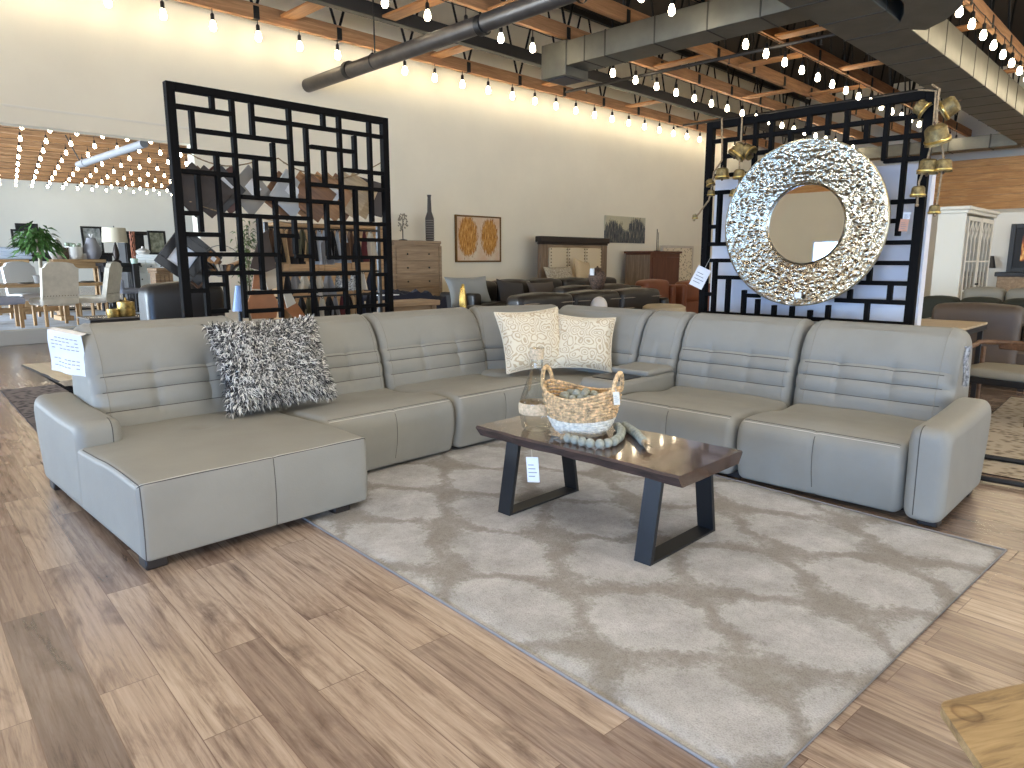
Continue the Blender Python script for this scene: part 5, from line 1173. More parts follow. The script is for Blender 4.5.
# navy covered bed / bench left of centre
x0, x1 = pxr(378, 440, 8.6); zt = aY(400, 294, 8.6).z
o = thing('daybed', 'daybed heaped with a navy blue cover, right of the left screen', 'bed', ((x0 + x1) / 2, 8.9, 0)); w = (x1 - x0) / 2
MB().box(-w, w, -.5, .5, .2, .4, .02).build('frame', oak, o); mb = MB(); G = [[(-w + 2 * w * i / 24, -.52 + 1.04 * j / 14, (.4 if j in (0, 14) else zt - .1 + .12 * mnoise.noise(Vector((i * .35, j * .4, 2)))) + .1 * math.sin(i / 24 * math.pi)) for j in range(15)] for i in range(25)]
mb.grid(G); mb.build('cover', mat('navy_throw', (26, 30, 46), .9), o)
for sx in (-1, 1):
    for sy in (-.45, .45): MB().box(sx * (w - .06) - .04, sx * (w - .06) + .04, sy - .04, sy + .04, 0, .22, .004).build('leg', oak, o)
p = aY(389, 292, 8.35); MBx = MB().box(-.16, .16, -.1, .1, 0, .012, .002); o2 = tag(MBx.build('folded_sheet', white_paper, loc=(p.x, 8.42, zt + .0)), 'white paper lying on the navy blue cover', 'paper')
x0, x1 = pxr(372, 437, 7.4); zt = aY(400, 301.5, 7.4).z; t = thing('console_table', 'weathered oak console table behind the sofa, right of the left screen', 'table', ((x0 + x1) / 2, 7.55, 0)); w = (x1 - x0) / 2
MB().box(-w, w, -.22, .22, zt - .07, zt, .01).build('tabletop', greyoak, t); MB().box(-w + .08, w - .08, -.18, .18, zt - .2, zt - .07, .006).build('apron', greyoak, t)
for sx in (-1, 1):
    for sy in (-.17, .17): MB().box(sx * (w - .1) - .04, sx * (w - .1) + .04, sy - .04, sy + .04, 0, zt - .07, .005).build('leg', greyoakZ, t)
# --- behind the left screen, low: black leather chairs
x0, x1 = aY(148, 290, 7.75).x, aY(229, 290, 7.75).x
sofa2('leather_loveseat', 'black leather loveseat low behind the left post of the left screen', x0, x1, 7.75, 8.6, .6, aY(170, 286, 7.8).z, blk_leather, 1, 'N', False)
p = aY(240, 309, 7.1); t = thing('cone_vase', 'pale blue cone shaped vase seen low through the left screen', 'vase', (p.x, p.y, 0)); MB().lathe([(.1, 0), (.1, .03), (.02, .05), (.02, p.z - .02)], 14).build('stand', black, t); MB().lathe([(.075, p.z - .02), (.03, p.z + .24), (.026, p.z + .24), (.06, p.z)], 16).build('cone', mat('sky_ceramic', (150, 176, 214), .4), t)
# --- live edge side table and runner behind the chaise
st = [aZ(23, 364, .55), aZ(65, 359, .55), aZ(46, 383, .55)]
t = thing('side_table', 'live edge side table on a black cross base behind the chaise arm', 'table', (1.84, 7.72, 0))
live_edge(0, -.70, .70, lambda y: -.33, lambda y: .33, 9, .45, .5, [wood('pale_walnut', (206, 198, 180), (168, 156, 136), 'Y', .3, 2.0), mat('bark_dark', (34, 28, 26), .7)], 'tabletop', t)
for s in (-1, 1):
    for y in (-.3, .3): MB().tube([(-.26 * s, y + .02 * s, .015), (.26 * s, y + .02 * s, .455)], .022, 6).build('leg', black, t)
t = thing('runner_rug', 'dark distressed patterned runner rug on the floor left of the sofa', 'rug', (1.36, 7.05, 0), R(-4)); MB().box(0, 1.5, 0, 3.05, 0, .01, .003).build('pile', distressed_rug_mat('dark_runner', (54, 48, 48), (92, 82, 80), (126, 114, 108)), t)
MB().tube([(0, 0, .006), (1.5, 0, .006), (1.5, 3.05, .006), (0, 3.05, .006)], .006, 5, closed=True).build('binding', mat('runner_binding', (70, 62, 62), .9), t)
# --- right side
p = aZ(953, 332, .85); q = aZ(986, 323, .85)
t = thing('end_table', 'pale oak topped table with black edge standing behind the right end of the sofa', 'table', (p.x, p.y, 0)); L1 = (q - p).length
dx, dy = (q.x - p.x), .95
MB().box(0, dx + .15, 0, dy, .825, .85, .004).build('tabletop', wood('pale_ash', (214, 192, 158), (176, 150, 116), 'Y', .45, 1.5), t); MB().box(.005, dx + .145, .005, dy - .005, .765, .825, .004).build('apron', black, t)
for x in (.05, dx + .1):
    for y in (.05, dy - .05): MB().box(x - .025, x + .025, y - .025, y + .025, 0, .77, .003).build('leg', black, t)
brownrec = mat('brown_recliner_leather', (92, 78, 66), .5, var=.06, vs=2)
def pxs(x0, x1, X): return aX(x1, 310, X).y, aX(x0, 310, X).y
def sofaX(name, label, px0, px1, X, depth, py_top, m, nb, zseat=.55, group=None):
    """a sofa whose back faces the camera along -X"""
    y0, y1 = pxs(px0, px1, X); zt = aX((px0 + px1) / 2, py_top, X).z; w = (y1 - y0) / 2; d = depth / 2
    t = thing(name, label, 'sofa', (X + d, (y0 + y1) / 2, 0), R(-90), group)     # local x along -Y, local y along X
    MB().box(-w + .05, w - .05, -d + .06, d - .05, .08, zseat - .12, .03).build('base', m, t)
    for k in range(nb):
        xa, xb = -w + .16 + (2 * w - .32) * k / nb, -w + .16 + (2 * w - .32) * (k + 1) / nb
        soft('seat_cushion', xa + .01, xb - .01, -d + .4, d, zseat - .16, zseat, m, t, .06); soft('back_cushion', xa + .005, xb - .005, -d, -d + .36, .2, zt, m, t, .1, .03)
    for sx in (-1, 1): soft('armrest', *sorted((sx * (w - .16), sx * w)), -d + .1, d, .1, zseat + .18, m, t, .06, .01)
    for sx in (-1, 1):
        for sy in (-1, 1): MB().box(sx * (w - .1) - .03, sx * (w - .1) + .03, sy * (d - .12) - .03, sy * (d - .12) + .03, 0, .09, .004).build('foot', dkfoot, t)
    return t
sofaX('recliner', 'brown leather recliner with tall back at the right edge of the photo', 916, 1040, 9.95, .95, 306, brownrec, 1, .6)
sofaX('dark_sofa', 'long dark olive sofa behind the brown recliner', 905, 1060, 12.0, .9, 299.5, dkgreen, 3)
sofaX('grey_sofa', 'light grey sofa back rising behind the dark olive sofa', 948, 1062, 12.98, .9, 289.5, mat('stone_leather', (138, 132, 118), .6), 2)
# hutch with lattice glass doors
X0, X1, Y0, Y1 = 13.9, 16.05, 3.0, 3.42; zt = 2.42
t = thing('hutch_cabinet', 'tall white hutch cabinet with arched lattice glass doors near the pine wall', 'cabinet', ((X0 + X1) / 2, (Y0 + Y1) / 2, 0)); w, d = (X1 - X0) / 2, (Y1 - Y0) / 2
creamp = mat('cream_paint_wood', (222, 216, 200), .55); MB().box(-w, -w + .04, -d, d, .1, zt - .08, .005).build('side_panel', creamp, t); MB().box(w - .04, w, -d, d, .1, zt - .08, .005).build('side_panel', creamp, t)
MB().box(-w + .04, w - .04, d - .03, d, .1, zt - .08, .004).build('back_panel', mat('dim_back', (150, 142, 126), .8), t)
MB().box(-w - .06, w + .06, -d - .06, d + .02, zt - .06, zt, .012).box(-w - .03, w + .03, -d - .03, d + .01, zt - .12, zt - .06, .01).build('cornice', creamp, t); MB().box(-w - .02, w + .02, -d - .02, d, 0, .12, .008).build('plinth', creamp, t)
for z in (.75, 1.2, 1.65): MB().box(-w + .05, w - .05, -d + .05, d - .04, z, z + .025, .002).build('shelf', creamp, t)
for k in range(2):
    x0 = -w + .1 + k * (w - .1) + .02; x1 = x0 + w - .14; mb = MB(); z0_, z1_ = .15, zt - .16
    mb.box(x0, x0 + .07, -d - .02, -d + .02, z0_, z1_, .004).box(x1 - .07, x1, -d - .02, -d + .02, z0_, z1_, .004).box(x0 + .07, x1 - .07, -d - .02, -d + .02, z1_ - .07, z1_, .004).box(x0 + .07, x1 - .07, -d - .02, -d + .02, z0_, .5, .004)
    dr = mb.build('door', creamp, t); MB().box(x0 + .06, x1 - .06, -d - .002, -d + .002, .5, z1_ - .06, 0).build('glass', glass_mat('hutch_glass'), dr); mb = MB(); n = 3
    for q in range(1, n): xx = x0 + .07 + (x1 - x0 - .14) * q / n; mb.box(xx - .014, xx + .014, -d - .016, -d + .012, .5, z1_ - .07, .002)
    for zz in (1.0, 1.5): mb.box(x0 + .07, x1 - .07, -d - .014, -d + .01, zz - .012, zz + .012, .002)
    for q in range(n):
        xa = x0 + .07 + (x1 - x0 - .14) * q / n; xb = xa + (x1 - x0 - .14) / n; mb.tube([(xa, -d, z1_ - .42), (xb, -d, z1_ - .08)], .012, 5); mb.tube([(xb, -d, z1_ - .42), (xa, -d, z1_ - .08)], .012, 5)
    mb.build('muntin', creamp, dr); handle_knob(dr, x1 - .035 if k == 0 else x0 + .035, -d - .02, 1.1)
# art, sconce and sideboard on the right wall
XW = 20.0
t = thing('framed_art', 'black framed picture of a golden orange glow, cut by the right edge of the photo', 'picture', (XW + .0, 0, 0))
a, b = aX(1012, 224, XW), aX(1046, 272, XW); cy_, cz_ = (a.y + b.y) / 2, (a.z + b.z) / 2; w, h = abs(a.y - b.y) / 2, abs(a.z - b.z) / 2
m, nt, b_ = base_mat('golden_print'); L = nt.links; tc = nt.nodes.new('ShaderNodeTexCoord'); nz = N(nt, 'ShaderNodeTexNoise', Scale=5.0, Detail=6.0); L.new(tc.outputs['Object'], nz.inputs['Vector']); rp = ramp(nt, [(.42, c4((40, 22, 10))), (.52, c4((190, 96, 24))), (.62, c4((255, 200, 110)))]); L.new(nz.outputs['Fac'], rp.inputs[0]); L.new(rp.outputs[0], b_.inputs['Base Color'])
t.location = (XW, cy_, 0); MB().box(-.02, .02, -w + .24, w - .24, cz_ - h + .24, cz_ + h - .24, .002).build('print', m, t); MB().box(-.014, .025, -w + .1, w - .1, cz_ - h + .1, cz_ + h - .1, .002).build('mat_board', mat('black_mount', (18, 18, 20), .6), t)
mb = MB(); f = .1
mb.box(-.04, .03, -w, -w + f, cz_ - h, cz_ + h).box(-.04, .03, w - f, w, cz_ - h, cz_ + h).box(-.04, .03, -w + f, w - f, cz_ - h, cz_ - h + f).box(-.04, .03, -w + f, w - f, cz_ + h - f, cz_ + h); mb.build('frame', black, t)
t2 = thing('display_wall', 'cream display wall at the far right carrying the framed picture', 'partition', (XW + .05, cy_ - 1.0, 0)); MB().box(0, .1, -1.8, 1.9, 0, aX(1012, 212, XW).z, .004).build('board', whitewall, t2); MB().box(-.02, .12, -1.82, 1.92, 0, .1, .004).build('skirting', whitewall, t2)
a = aX(998, 272, XW - .5); t = thing('sideboard', 'dark topped sideboard under the golden picture at the far right', 'sideboard', (XW - .3, a.y - .9, 0)); MB().box(-.28, .28, -.95, .95, a.z - .1, a.z, .01).build('top', black, t); MB().box(-.25, .25, -.9, .9, .1, a.z - .1, .008).build('body', greyoak, t)
for k in range(3): d_ = MB().box(-.27, -.245, -.87 + k * .59, -.3 + k * .59, .2, a.z - .16, .006).build('door', greyoak, t); MB().sphere((-.29, -.35 + k * .59, a.z * .6), .02, 8).build('knob', black, d_)
MB().box(-.22, .22, -.88, .88, 0, .1, .004).build('plinth', black, t)
a = aX(990, 262, XW); t = thing('wall_sconce', 'small black wall sconce between the hutch and the golden picture', 'lamp', (XW - .02, a.y, a.z)); MB().lathe([(.06, -.14), (.16, -.14), (.1, .14), (.05, .14)], 16, (-.14, 0, 0)).build('shade', black, t); MB().tube([(0, 0, -.05), (-.14, 0, -.05)], .012, 6).box(-.01, .02, -.05, .05, -.12, .06, .003).build('bracket', black, t)
# wooden armchair at the right edge
cp_ = aZ(1000, 417, 0); t = thing('wooden_armchair', 'wooden armchair with rounded arms and dark seat at the right edge', 'chair', (8.2, 1.3, 0), R(-100)); chw = wood('walnut_chair', (140, 104, 74), (96, 66, 46), 'Y', .4, 2.0)
soft('seat', -.3, .3, -.3, .3, .42, .5, mat('stone_seat', (150, 142, 124), .7), t, .035, .01); MB().box(-.32, .32, -.32, .32, .36, .42, .01).build('seat_frame', black, t)
for sx in (-1, 1):
    for sy, zz in ((-1, .66), (1, .66)): MB().tube([(sx * .32, sy * .29, 0), (sx * .30, sy * .25, zz)], [.017, .022], 8).build('leg', chw, t)
pts = [(-.3, -.32, .66), (-.33, -.1, .67), (-.33, .15, .69)] + [(.33 * math.sin(R(a_)), .15 + .22 * math.cos(R(a_)), .71) for a_ in range(-80, 81, 20)] + [(.33, .15, .69), (.33, -.1, .67), (.3, -.32, .66)]
MB().tube(pts, .024, 8).build('arm_rail', chw, t); MB().box(-.2, .2, .335, .36, .64, .70, .01).build('backrest', chw, t)
t = thing('distressed_rug', 'tan and black distressed rug on the floor right of the sofa', 'rug', (6.0, -1.2, 0), R(2)); MB().box(0, 3.6, 0, 2.5, 0, .01, .003).build('pile', distressed_rug_mat('tan_distressed', (122, 108, 92), (164, 149, 128), (184, 170, 150)), t); MB().tube([(0, 0, .006), (3.6, 0, .006), (3.6, 2.5, .006), (0, 2.5, .006)], .006, 5, closed=True).build('binding', mat('runner_binding', (70, 62, 62), .9), t)
# sled base table beyond the right arm
t = thing('sled_table', 'side table with a black looped sled base, cut by the right edge of the photo', 'table', (6.05, .55, 0))
lp = [(x, y, .03) for x, y in rpoly([(-.36, .5, .12), (.3, .62, .12), (.36, -.5, .12), (-.3, -.5, .12)], 6)]; MB().tube(lp, .02, 8, closed=True).build('sled_base', mat('satin_black_steel', (20, 20, 21), .38), t)
MB().tube([(-.3, -.48, .03), (-.3, -.48, .6)], .018, 8).tube([(.33, -.48, .03), (.33, -.48, .6)], .018, 8).build('upright', mat('satin_black_steel', (20, 20, 21), .38), t); MB().box(-.36, .4, -.56, -.2, .6, .63, .005).build('tabletop', walnut, t)
#=FARROOM=
ZP = .27
o = MB().box(-6, 9.5, 15.3, 20.4, 0, ZP - .012, .01).build('display_platform', mat('pale_platform', (196, 196, 194), .6)); tag(o, 'low pale display platform carrying the dining furniture in the far left room', 'platform')
t = thing('dining_rug', 'pale blue white rug on the display platform under the dining chairs', 'rug', (0, 15.45, ZP - .012)); MB().box(-3, 6.2, 0, 4.2, 0, .012, .003).build('pile', mat('pale_rug', (206, 212, 222), .95, var=.08, vs=3), t); MB().tube([(-3, 0, .006), (6.2, 0, .006), (6.2, 4.2, .006), (-3, 4.2, .006)], .006, 5, closed=True).build('binding', linen, t)
def parsons(label, p, rz, cloth, group='upholstered dining chairs in the far left room', sh=1.22, name='dining_chair', w=.33):
    t = thing(name, label, 'chair', (p[0], p[1], ZP), rz, group)
    soft('seat', -w, w, -.32, .3, .4, .53, cloth, t, .05, .015)
    mb = MB(); n = 14; G = []
    for i in range(n + 1):
        u_ = i / n * 2 - 1; top = sh - .07 * abs(u_) ** 2 - (.05 if abs(u_) > .82 else 0) ; G.append([(u_ * w * .97, .2 + .12 * f, .5 + (top - .5) * f) for f in (0, .25, .5, .75, 1)] + [(u_ * w * .97, .29 + .12 * f, .5 + (top - .5) * f) for f in (1, .75, .5, .25, 0)])
    mb.grid(G, wrap=True); mb.add(G[0], [tuple(range(10))]); mb.add(G[-1], [tuple(range(10))])
    bk_ = mb.build('backrest', cloth, t); 
    mb = MB()
    for k in range(12): mb.sphere((-w * .85 + 1.7 * w * k / 11, .3, .58), .011, 6)
    mb.build('nailheads', mat('nailhead', (110, 92, 66), .4, .8), bk_)
    for sx in (-1, 1):
        for sy in (-1, 1): MB().box(sx * (w - .05) - .026, sx * (w - .05) + .026, sy * .24 - .026 + (.03 if sy > 0 else 0), sy * .24 + .026 + (.03 if sy > 0 else 0), 0, .42, .005).build('leg', oakZ, t)
    return t
bl = mat('natural_linen', (206, 198, 184), .9, var=.05, vs=6)
p = aY(60, 327, 15.75); parsons('natural linen dining chair with its back to the room, before the dining table', (p.x + .0, 15.95), R(190), bl)
p = aY(102, 327, 16.6); parsons('linen dining chair seen from the side at the right end of the dining table', (aY(102, 327, 16.25).x - .02, 16.25), R(-128), bl)
p = aY(33, 320, 18.2); parsons('pale dining chair on the far side of the dining table, facing the room', (p.x, 18.2), R(15), linenW)
t = thing('bench_seat', 'grey blue upholstered bench in front of the dining table at the left edge', 'bench', (aY(4, 320, 15.9).x - .35, 16.0, ZP)); soft('seat', -.75, .7, -.25, .25, .44, .58, mat('slate_linen', (150, 152, 166), .9), t, .05, .01)
for sx in (-.66, .61):
    for sy in (-.2, .2): MB().box(sx - .03, sx + .03, sy - .03, sy + .03, 0, .45, .005).build('leg', oakZ, t)
# dining table
zt = aY(60, 283, 17.1).z; xr = aY(104, 285, 17.1).x; t = thing('dining_table', 'long oval oak dining table on the platform with place settings', 'table', (xr - 1.75, 17.2, ZP))
pl = rpoly([(-1.75, -.55, .5), (1.75, -.55, .5), (1.75, .55, .5), (-1.75, .55, .5)], 8); MB().prism(pl, zt - ZP - .06, zt - ZP).build('tabletop', oak, t)
for sx in (-.95, .95): MB().box(sx - .12, sx + .12, -.3, .3, 0, .1, .01).box(sx - .09, sx + .09, -.14, .14, .1, zt - ZP - .06, .012).build('leg', oakZ, t)
MB().box(-.9, .9, -.04, .04, .2, .3, .006).build('stretcher', oak, t)
for k, (px, c) in enumerate(((26, 'left'), (88, 'right'))):
    p = aY(px, 283, 16.95); q = thing('plate_stack', 'small stack of patterned plates at the %s of the dining table' % c, 'plates', (p.x, 16.95, zt)); 
    for j in range(3): MB().lathe([(.05, .012 * j), (.11, .012 * j + .006), (.15, .012 * j + .016), (.0001, .012 * j + .01)], 20).build('plate', [mat('white_ceramic', (226, 222, 216), .4), mat('grey_plate', (120, 124, 130), .5)][j % 2], q)
# tree like plant standing behind the table
p = aY(37, 268, 17.6); zb = zt; t = thing('indoor_tree', 'small leafy green tree with pale trunk standing on the dining table', 'plant', (p.x, 17.3, zt)); MB().lathe([(.13, 0), (.16, .16), (.15, .16), (.13, .1)], 16).disc(.14, .13, 16).build('pot', mat('grey_pot', (96, 92, 88), .7), t)
zc = aY(40, 239, 17.3).z - zt; MB().tube([(0, 0, .1), (.01, 0, zc * .5), (0, 0, zc)], [.045, .035, .03], 10).build('trunk', mat('pale_trunk', (150, 140, 122), .8), t)
mb = MB(); rnd = random.Random(5)
for k in range(360):
    a, b_ = rnd.uniform(0, 6.28), rnd.random() ** .6; r_ = .34 * b_; o_ = Vector((r_ * math.cos(a) * 1.05, r_ * math.sin(a), zc + .04 + rnd.gauss(.08, .1) - .28 * b_ * b_)); L = rnd.uniform(.14, .26)
    d = Vector((math.cos(a) * .8, math.sin(a) * .8, rnd.uniform(-.9, .25))).normalized(); s_ = Vector((-math.sin(a), math.cos(a), rnd.uniform(-.5, .5))) * .035
    mb.add([o_, o_ + d * L * .5 - s_, o_ + d * L * .5 + s_, o_ + d * L + Vector((0, 0, -.06))], [(0, 1, 2), (1, 3, 2)])
mb.build('foliage', green, t)
# console tables behind
def ctable(label, x0, x1, y0, y1, z1, wm=oak, leg=.14, name='console_table', shelf=True, z0=ZP):
    t = thing(name, label, 'table', ((x0 + x1) / 2, (y0 + y1) / 2, z0)); w, d, h = (x1 - x0) / 2, (y1 - y0) / 2, z1 - z0
    MB().box(-w, w, -d, d, h - .08, h, .01).build('tabletop', wm, t); MB().box(-w + .06, w - .06, -d + .05, d - .05, h - .22, h - .08, .006).build('apron', wm, t)
    for sx in (-1, 1):
        for sy in (-1, 1): MB().box(sx * (w - .04 - leg / 2) - leg / 2, sx * (w - .04 - leg / 2) + leg / 2, sy * (d - .1) - .07, sy * (d - .1) + .07, 0, h - .08, .006).build('leg', wm, t)
    if shelf: MB().box(-w + .1, w - .1, -d + .06, d - .06, .22, .28, .006).build('shelf', wm, t)
    return t
Yc = 19.6; a, b = aY(62, 258, Yc), aY(106, 258, Yc); z1 = a.z - .03; ctable('oak console table behind the dining table carrying pottery', a.x - .2, b.x, Yc, Yc + .55, z1)
a2, b2 = aY(-14, 259, Yc), aY(29, 259, Yc); ctable('oak console table at the left edge with a folded white throw on top', a2.x, b2.x, Yc, Yc + .55, z1)
t = thing('folded_throw', 'folded pale blue throw on the oak console at the left edge', 'blanket', ((a2.x + b2.x) / 2 - .05, Yc + .27, z1)); 
for k in range(3): soft('fold', -.5, .55, -.2, .2, .09 * k, .09 * k + .09, mat('pale_blue_throw', (196, 206, 222), .9), t, .04, .01)
def potl(name, label, px, Y, prof, m, z=z1, cat='vase', n=18):
    p = aY(px, 258, Y); t = thing(name, label, cat, (p.x, p.y, z)); MB().lathe(prof, n).build('body', m, t); return t
def pf(h, r0, r1, r2, r3): return [(r0, 0), (r1, h * .25), (r1 * 1.02, h * .5), (r2, h * .8), (r3, h), (r3 * .8, h), (r2 * .8, h * .8)]
t = potl('grey_vase', 'grey glazed vase with a narrow neck on the oak console', 93, Yc + .25, pf(.52, .13, .2, .13, .1), mat('grey_glaze', (140, 138, 144), .35)); mb = MB()
for k in range(6): mb.tube([(0, 0, .5), (.05 * math.cos(k), .05 * math.sin(k), .62)], .006, 4)
mb.build('twigs', mat('white_twig', (214, 208, 204), .8), t)
t = potl('white_bowl', 'white flowered planter on the oak console', 74, Yc + .25, pf(.3, .15, .2, .2, .2), mat('white_ceramic', (226, 222, 216), .4), cat='planter'); mb = MB()
for k in range(24): a_ = random.uniform(0, 6.28); r_ = random.uniform(0, .17); mb.sphere((r_ * math.cos(a_), r_ * math.sin(a_), .3 + random.uniform(0, .06)), .045, 6)
mb.build('succulents', mat('pale_succulent', (176, 190, 170), .8), t)
potl('wicker_pot', 'small brown wicker pot at the left of the white planter', 63.5, Yc + .2, pf(.28, .12, .14, .14, .14), mat('brown_wicker', (84, 66, 54), .7), cat='pot')
potl('pale_vase', 'pale ceramic vase right of the wicker pot', 57, Yc + .35, pf(.5, .1, .16, .09, .07), mat('white_ceramic', (226, 222, 216), .4))
t = potl('white_bowl', 'low white bowl between planter and grey vase', 84, Yc + .3, [(.08, 0), (.16, .14), (.15, .14), (.07, .03)], mat('white_ceramic', (226, 222, 216), .4), cat='bowl')
# leaning frames on the consoles / wall
def leanframe(label, x0, y0, x1, y1, Y, mm, f=.05, z=None, tiltdeg=4):
    a, b = aY(x0, y0, Y), aY(x1, y1, Y); w, h = (b.x - a.x) / 2, abs(a.z - b.z); t = thing('framed_picture', label, 'picture', M=rot(((a.x + b.x) / 2, Y, min(a.z, b.z)), R(-tiltdeg)))
    mb = MB(); mb.box(-w, -w + f, -.02, .02, 0, h, .004).box(w - f, w, -.02, .02, 0, h, .004).box(-w + f, w - f, -.02, .02, 0, f, .004).box(-w + f, w - f, -.02, .02, h - f, h, .004); mb.build('frame', black, t); MB().box(-w + f, w - f, -.005, .012, f, h - f, .001).build('print', mm, t)
    return t
pr1 = mat('botanical_print', (206, 206, 200), .7, c2=(90, 96, 92), vs=7); pr2 = mat('light_print', (214, 216, 214), .7, c2=(150, 156, 158), vs=4); pr3 = mat('floral_print', (196, 196, 176), .7, c2=(76, 84, 62), vs=8)
dkbk = mat('ebony_wood', (28, 26, 28), .5)
ctable('tall dark cabinet shelf behind the pictures in the far left room', aY(4, 250, 21.2).x, aY(110, 250, 21.2).x, 20.9, 21.6, aY(50, 252.5, 21.2).z, dkbk, .1, z0=0)
leanframe('black framed botanical picture leaning right of the indoor tree', 80.5, 226, 104.5, 253, 21.1, pr1)
leanframe('wide black framed print standing behind the indoor tree', 15, 223, 41, 249, 21.3, mat('dark_print', (44, 44, 46), .6, c2=(20, 20, 22), vs=4))
leanframe('black framed pale print leaning left of the indoor tree', 10.5, 229, 31, 249, 21.0, pr2)
# lamp
Yl = 19.2; p = aY(117, 262, Yl); zl = p.z - .02; ctable('small dark side table under the drum lamp', p.x - .4, p.x + .45, Yl - .3, Yl + .3, zl, dkbk, .07)
t = thing('table_lamp', 'table lamp with a wide cream drum shade and dark base', 'lamp', (p.x, Yl, zl)); s0, s1 = aY(117, 242.5, Yl).z - zl, aY(117, 228, Yl).z - zl; rr = (aY(131, 240, Yl).x - aY(104, 240, Yl).x) / 2 * .93
MB().lathe([(.1, 0), (.11, .03), (.05, .08), (.08, s0 * .4), (.05, s0 * .75), (.015, s0), (.015, s0 + .1)], 16).build('base', mat('dark_bronze', (52, 44, 40), .4, .5), t); MB().lathe([(rr, s0), (rr * .9, s1), (rr * .88, s1), (rr * .98, s0)], 28, cap=False).build('lamp_shade', mat('cream_shade', (218, 208, 184), .9), t)
MB().tube([(0, 0, s1 - .02), (0, 0, s1 + .05)], .01, 6).build('finial', mat('dark_bronze', (52, 44, 40), .4, .5), t)
# black armoire, white dresser, leaning picture
Yc = 22.0; a, b = aY(123, 231, Yc), aY(146, 231, Yc); t = thing('black_armoire', 'tall black armoire in the far left room behind the lamp', 'cabinet', ((a.x + b.x) / 2, Yc + .4, 0)); w = (b.x - a.x) / 2; zt_ = a.z
MB().box(-w + .04, w - .04, -.3, .3, .1, zt_ - .1, .01).build('body', dkbk, t); MB().box(-w - .05, w + .05, -.36, .34, zt_ - .1, zt_, .015).build('cornice', dkbk, t); MB().box(-w, w, -.33, .3, 0, .12, .01).build('plinth', dkbk, t)
for s in (-1, 1): d_ = MB().box(*sorted((s * .01, s * (w - .07))), -.33, -.3, .2, zt_ - .16, .008).build('door', dkbk, t); handle_knob(d_, s * .07, -.33, zt_ * .5)
Yc = 19.0; a, b = aY(137, 254.5, Yc), aY(171, 254.5, Yc); chest('dresser', 'white lacquered dresser with black knobs in the far left room', 'dresser', a.x, b.x, Yc, Yc + .5, a.z, 3, whitelac, zb=.3, cols=3, z0=ZP - .012).rotation_euler.z = R(-22); zd = a.z
leanframe('black framed floral picture leaning on the white dresser', 147.5, 230.5, 167.5, 254.5, Yc + .42, pr3)
p = aY(143, 254, Yc + .2); t = thing('white_dish', 'white lidded dish on the left of the white dresser', 'dish', (p.x, p.y, zd)); MB().lathe([(.12, 0), (.17, .06), (.16, .1), (.03, .16), (.03, .2), (.0001, .21)], 18).build('body', mat('white_ceramic', (226, 222, 216), .4), t)
p = aY(134, 258, 18.6); t = thing('twisted_ornament', 'tall red brown twisted ornament on a pale stand beside the armoire', 'ornament', (p.x, p.y, ZP - .012)); zo = p.z - ZP; h = aY(134, 231, 18.6).z - p.z
MB().box(-.05, .05, -.05, .05, .03, zo - .12, .005).box(-.15, .15, -.15, .15, 0, .03, .005).build('pedestal', dkbk, t); MB().lathe([(.07, zo - .12), (.085, zo), (.06, zo)], 14).build('pot', mat('pale_green_pot', (170, 192, 178), .6), t); mb = MB()
for k in range(5): mb.tube([(.035 * math.cos(k * 1.26 + q * .5) * (1 + q * .05), .035 * math.sin(k * 1.26 + q * .5), zo + h * q / 10) for q in range(11)], .014, 6)
mb.build('stems', mat('rust_wood', (150, 92, 66), .6), t)
# bar stool and carved drum table
p = aY(131, 318, 17.3); t = thing('bar_stool', 'grey upholstered bar stool on dark legs right of the dining chairs', 'stool', (p.x, 17.5, ZP - .012), R(20)); zs = aY(131, 288, 17.4).z - ZP; soft('seat', -.26, .26, -.26, .26, zs - .1, zs, mat('slate_linen', (150, 152, 166), .9), t, .04, .01); soft('backrest', -.27, -.2, -.26, .26, zs, zs + .2, mat('slate_linen', (150, 152, 166), .9), t, .03, .005)
for sx in (-1, 1):
    for sy in (-1, 1): MB().tube([(sx * .27, sy * .27, 0), (sx * .2, sy * .2, zs - .08)], .022, 6).build('leg', mat('dark_legs', (52, 48, 48), .6), t)
MB().tube([(-.25, -.25, .2), (.25, -.25, .2), (.25, .25, .2), (-.25, .25, .2)], .014, 6, closed=True).build('foot_rail', mat('dark_legs', (52, 48, 48), .6), t)
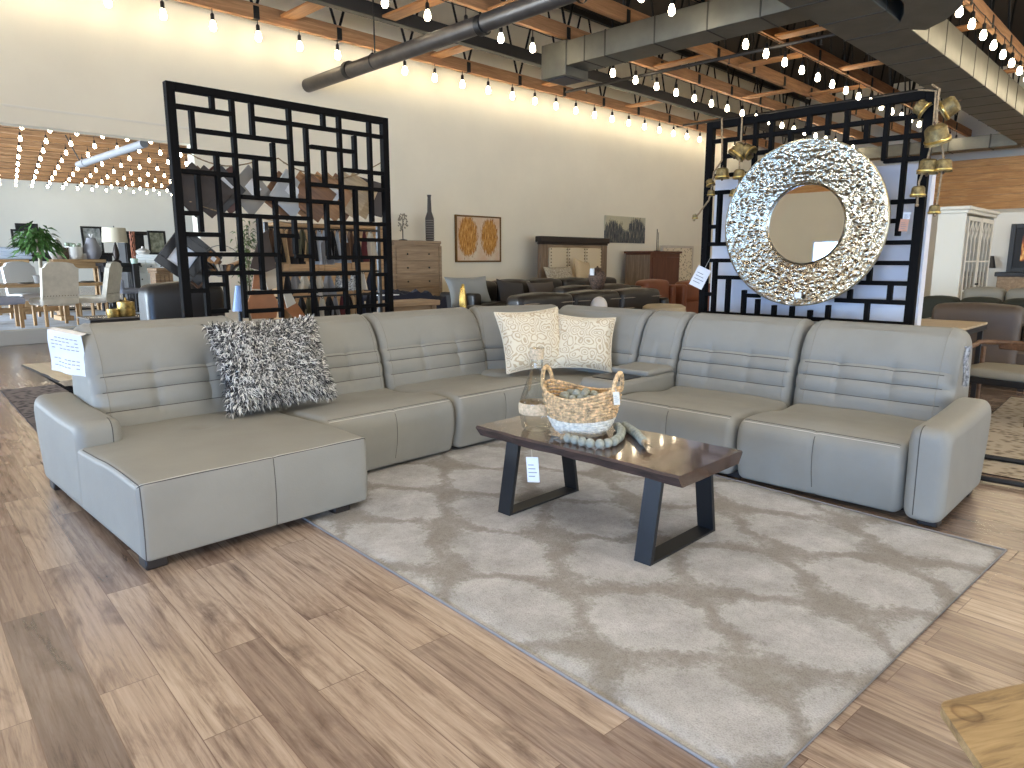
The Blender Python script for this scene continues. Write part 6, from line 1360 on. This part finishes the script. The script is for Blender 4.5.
a, b = aY(152, 268, 14.6), aY(168, 268, 14.6); chest('carved_chest', 'small carved brown chest with dark panels in front of the white dresser', 'chest', a.x, b.x, 14.4, 14.9, a.z, 3, wood('rustic_brown', (150, 120, 88), (92, 70, 50), 'X', .6), cols=2)
# black coffee table with brass pots
Yc = 12.9; a, b = aY(88, 318, Yc), aY(150, 318, Yc); zt2 = aY(110, 317.5, Yc).z; t = thing('black_side_table', 'low black table with pale top edge carrying two brass pots', 'table', ((a.x + b.x) / 2, Yc + .3, 0)); w = (b.x - a.x) / 2
MB().box(-w, w, -.35, .35, zt2 - .03, zt2, .004).build('tabletop', mat('smoky_top', (110, 104, 98), .25), t); MB().box(-w + .02, w - .02, -.33, .33, .06, zt2 - .03, .006).build('body', dkbk, t); MB().box(-w + .08, w - .08, -.28, .28, 0, .06, .004).build('plinth', dkbk, t)
for px, r_, h, lab in ((114.5, .1, .13, 'smaller brass pot on the low black table'), (127.5, .135, .24, 'larger brass pot with a knob lid on the low black table')):
    p = aY(px, 318, Yc + .1); t = thing('brass_pot', lab, 'pot', (p.x, Yc + .12, zt2)); MB().lathe([(r_ * .9, 0), (r_, .02), (r_, h), (r_ * .9, h), (r_ * .9, .04)], 20).build('body', brass, t)
    if h > .2: MB().lathe([(r_ * .95, h), (r_ * .3, h + .02), (.012, h + .03), (.02, h + .07), (.0001, h + .08)], 18).build('lid', brass, t)
#=LOOK=
w = bpy.data.worlds.new('sky'); C.world = w; w.use_nodes = True
w.node_tree.nodes['Background'].inputs[0].default_value = (.62, .78, 1, 1); w.node_tree.nodes['Background'].inputs[1].default_value = 3.0
C.view_settings.view_transform = 'Standard'; C.view_settings.look = 'None'; C.view_settings.gamma = 1; C.view_settings.exposure = 0.12
C.view_settings.use_curve_mapping = False
C.cycles.use_denoising = True; C.cycles.max_bounces = 8; C.cycles.diffuse_bounces = 4; C.cycles.glossy_bounces = 4; C.cycles.transparent_max_bounces = 12
C.cycles.sample_clamp_indirect = 6; C.cycles.caustics_reflective = False; C.cycles.caustics_refractive = False
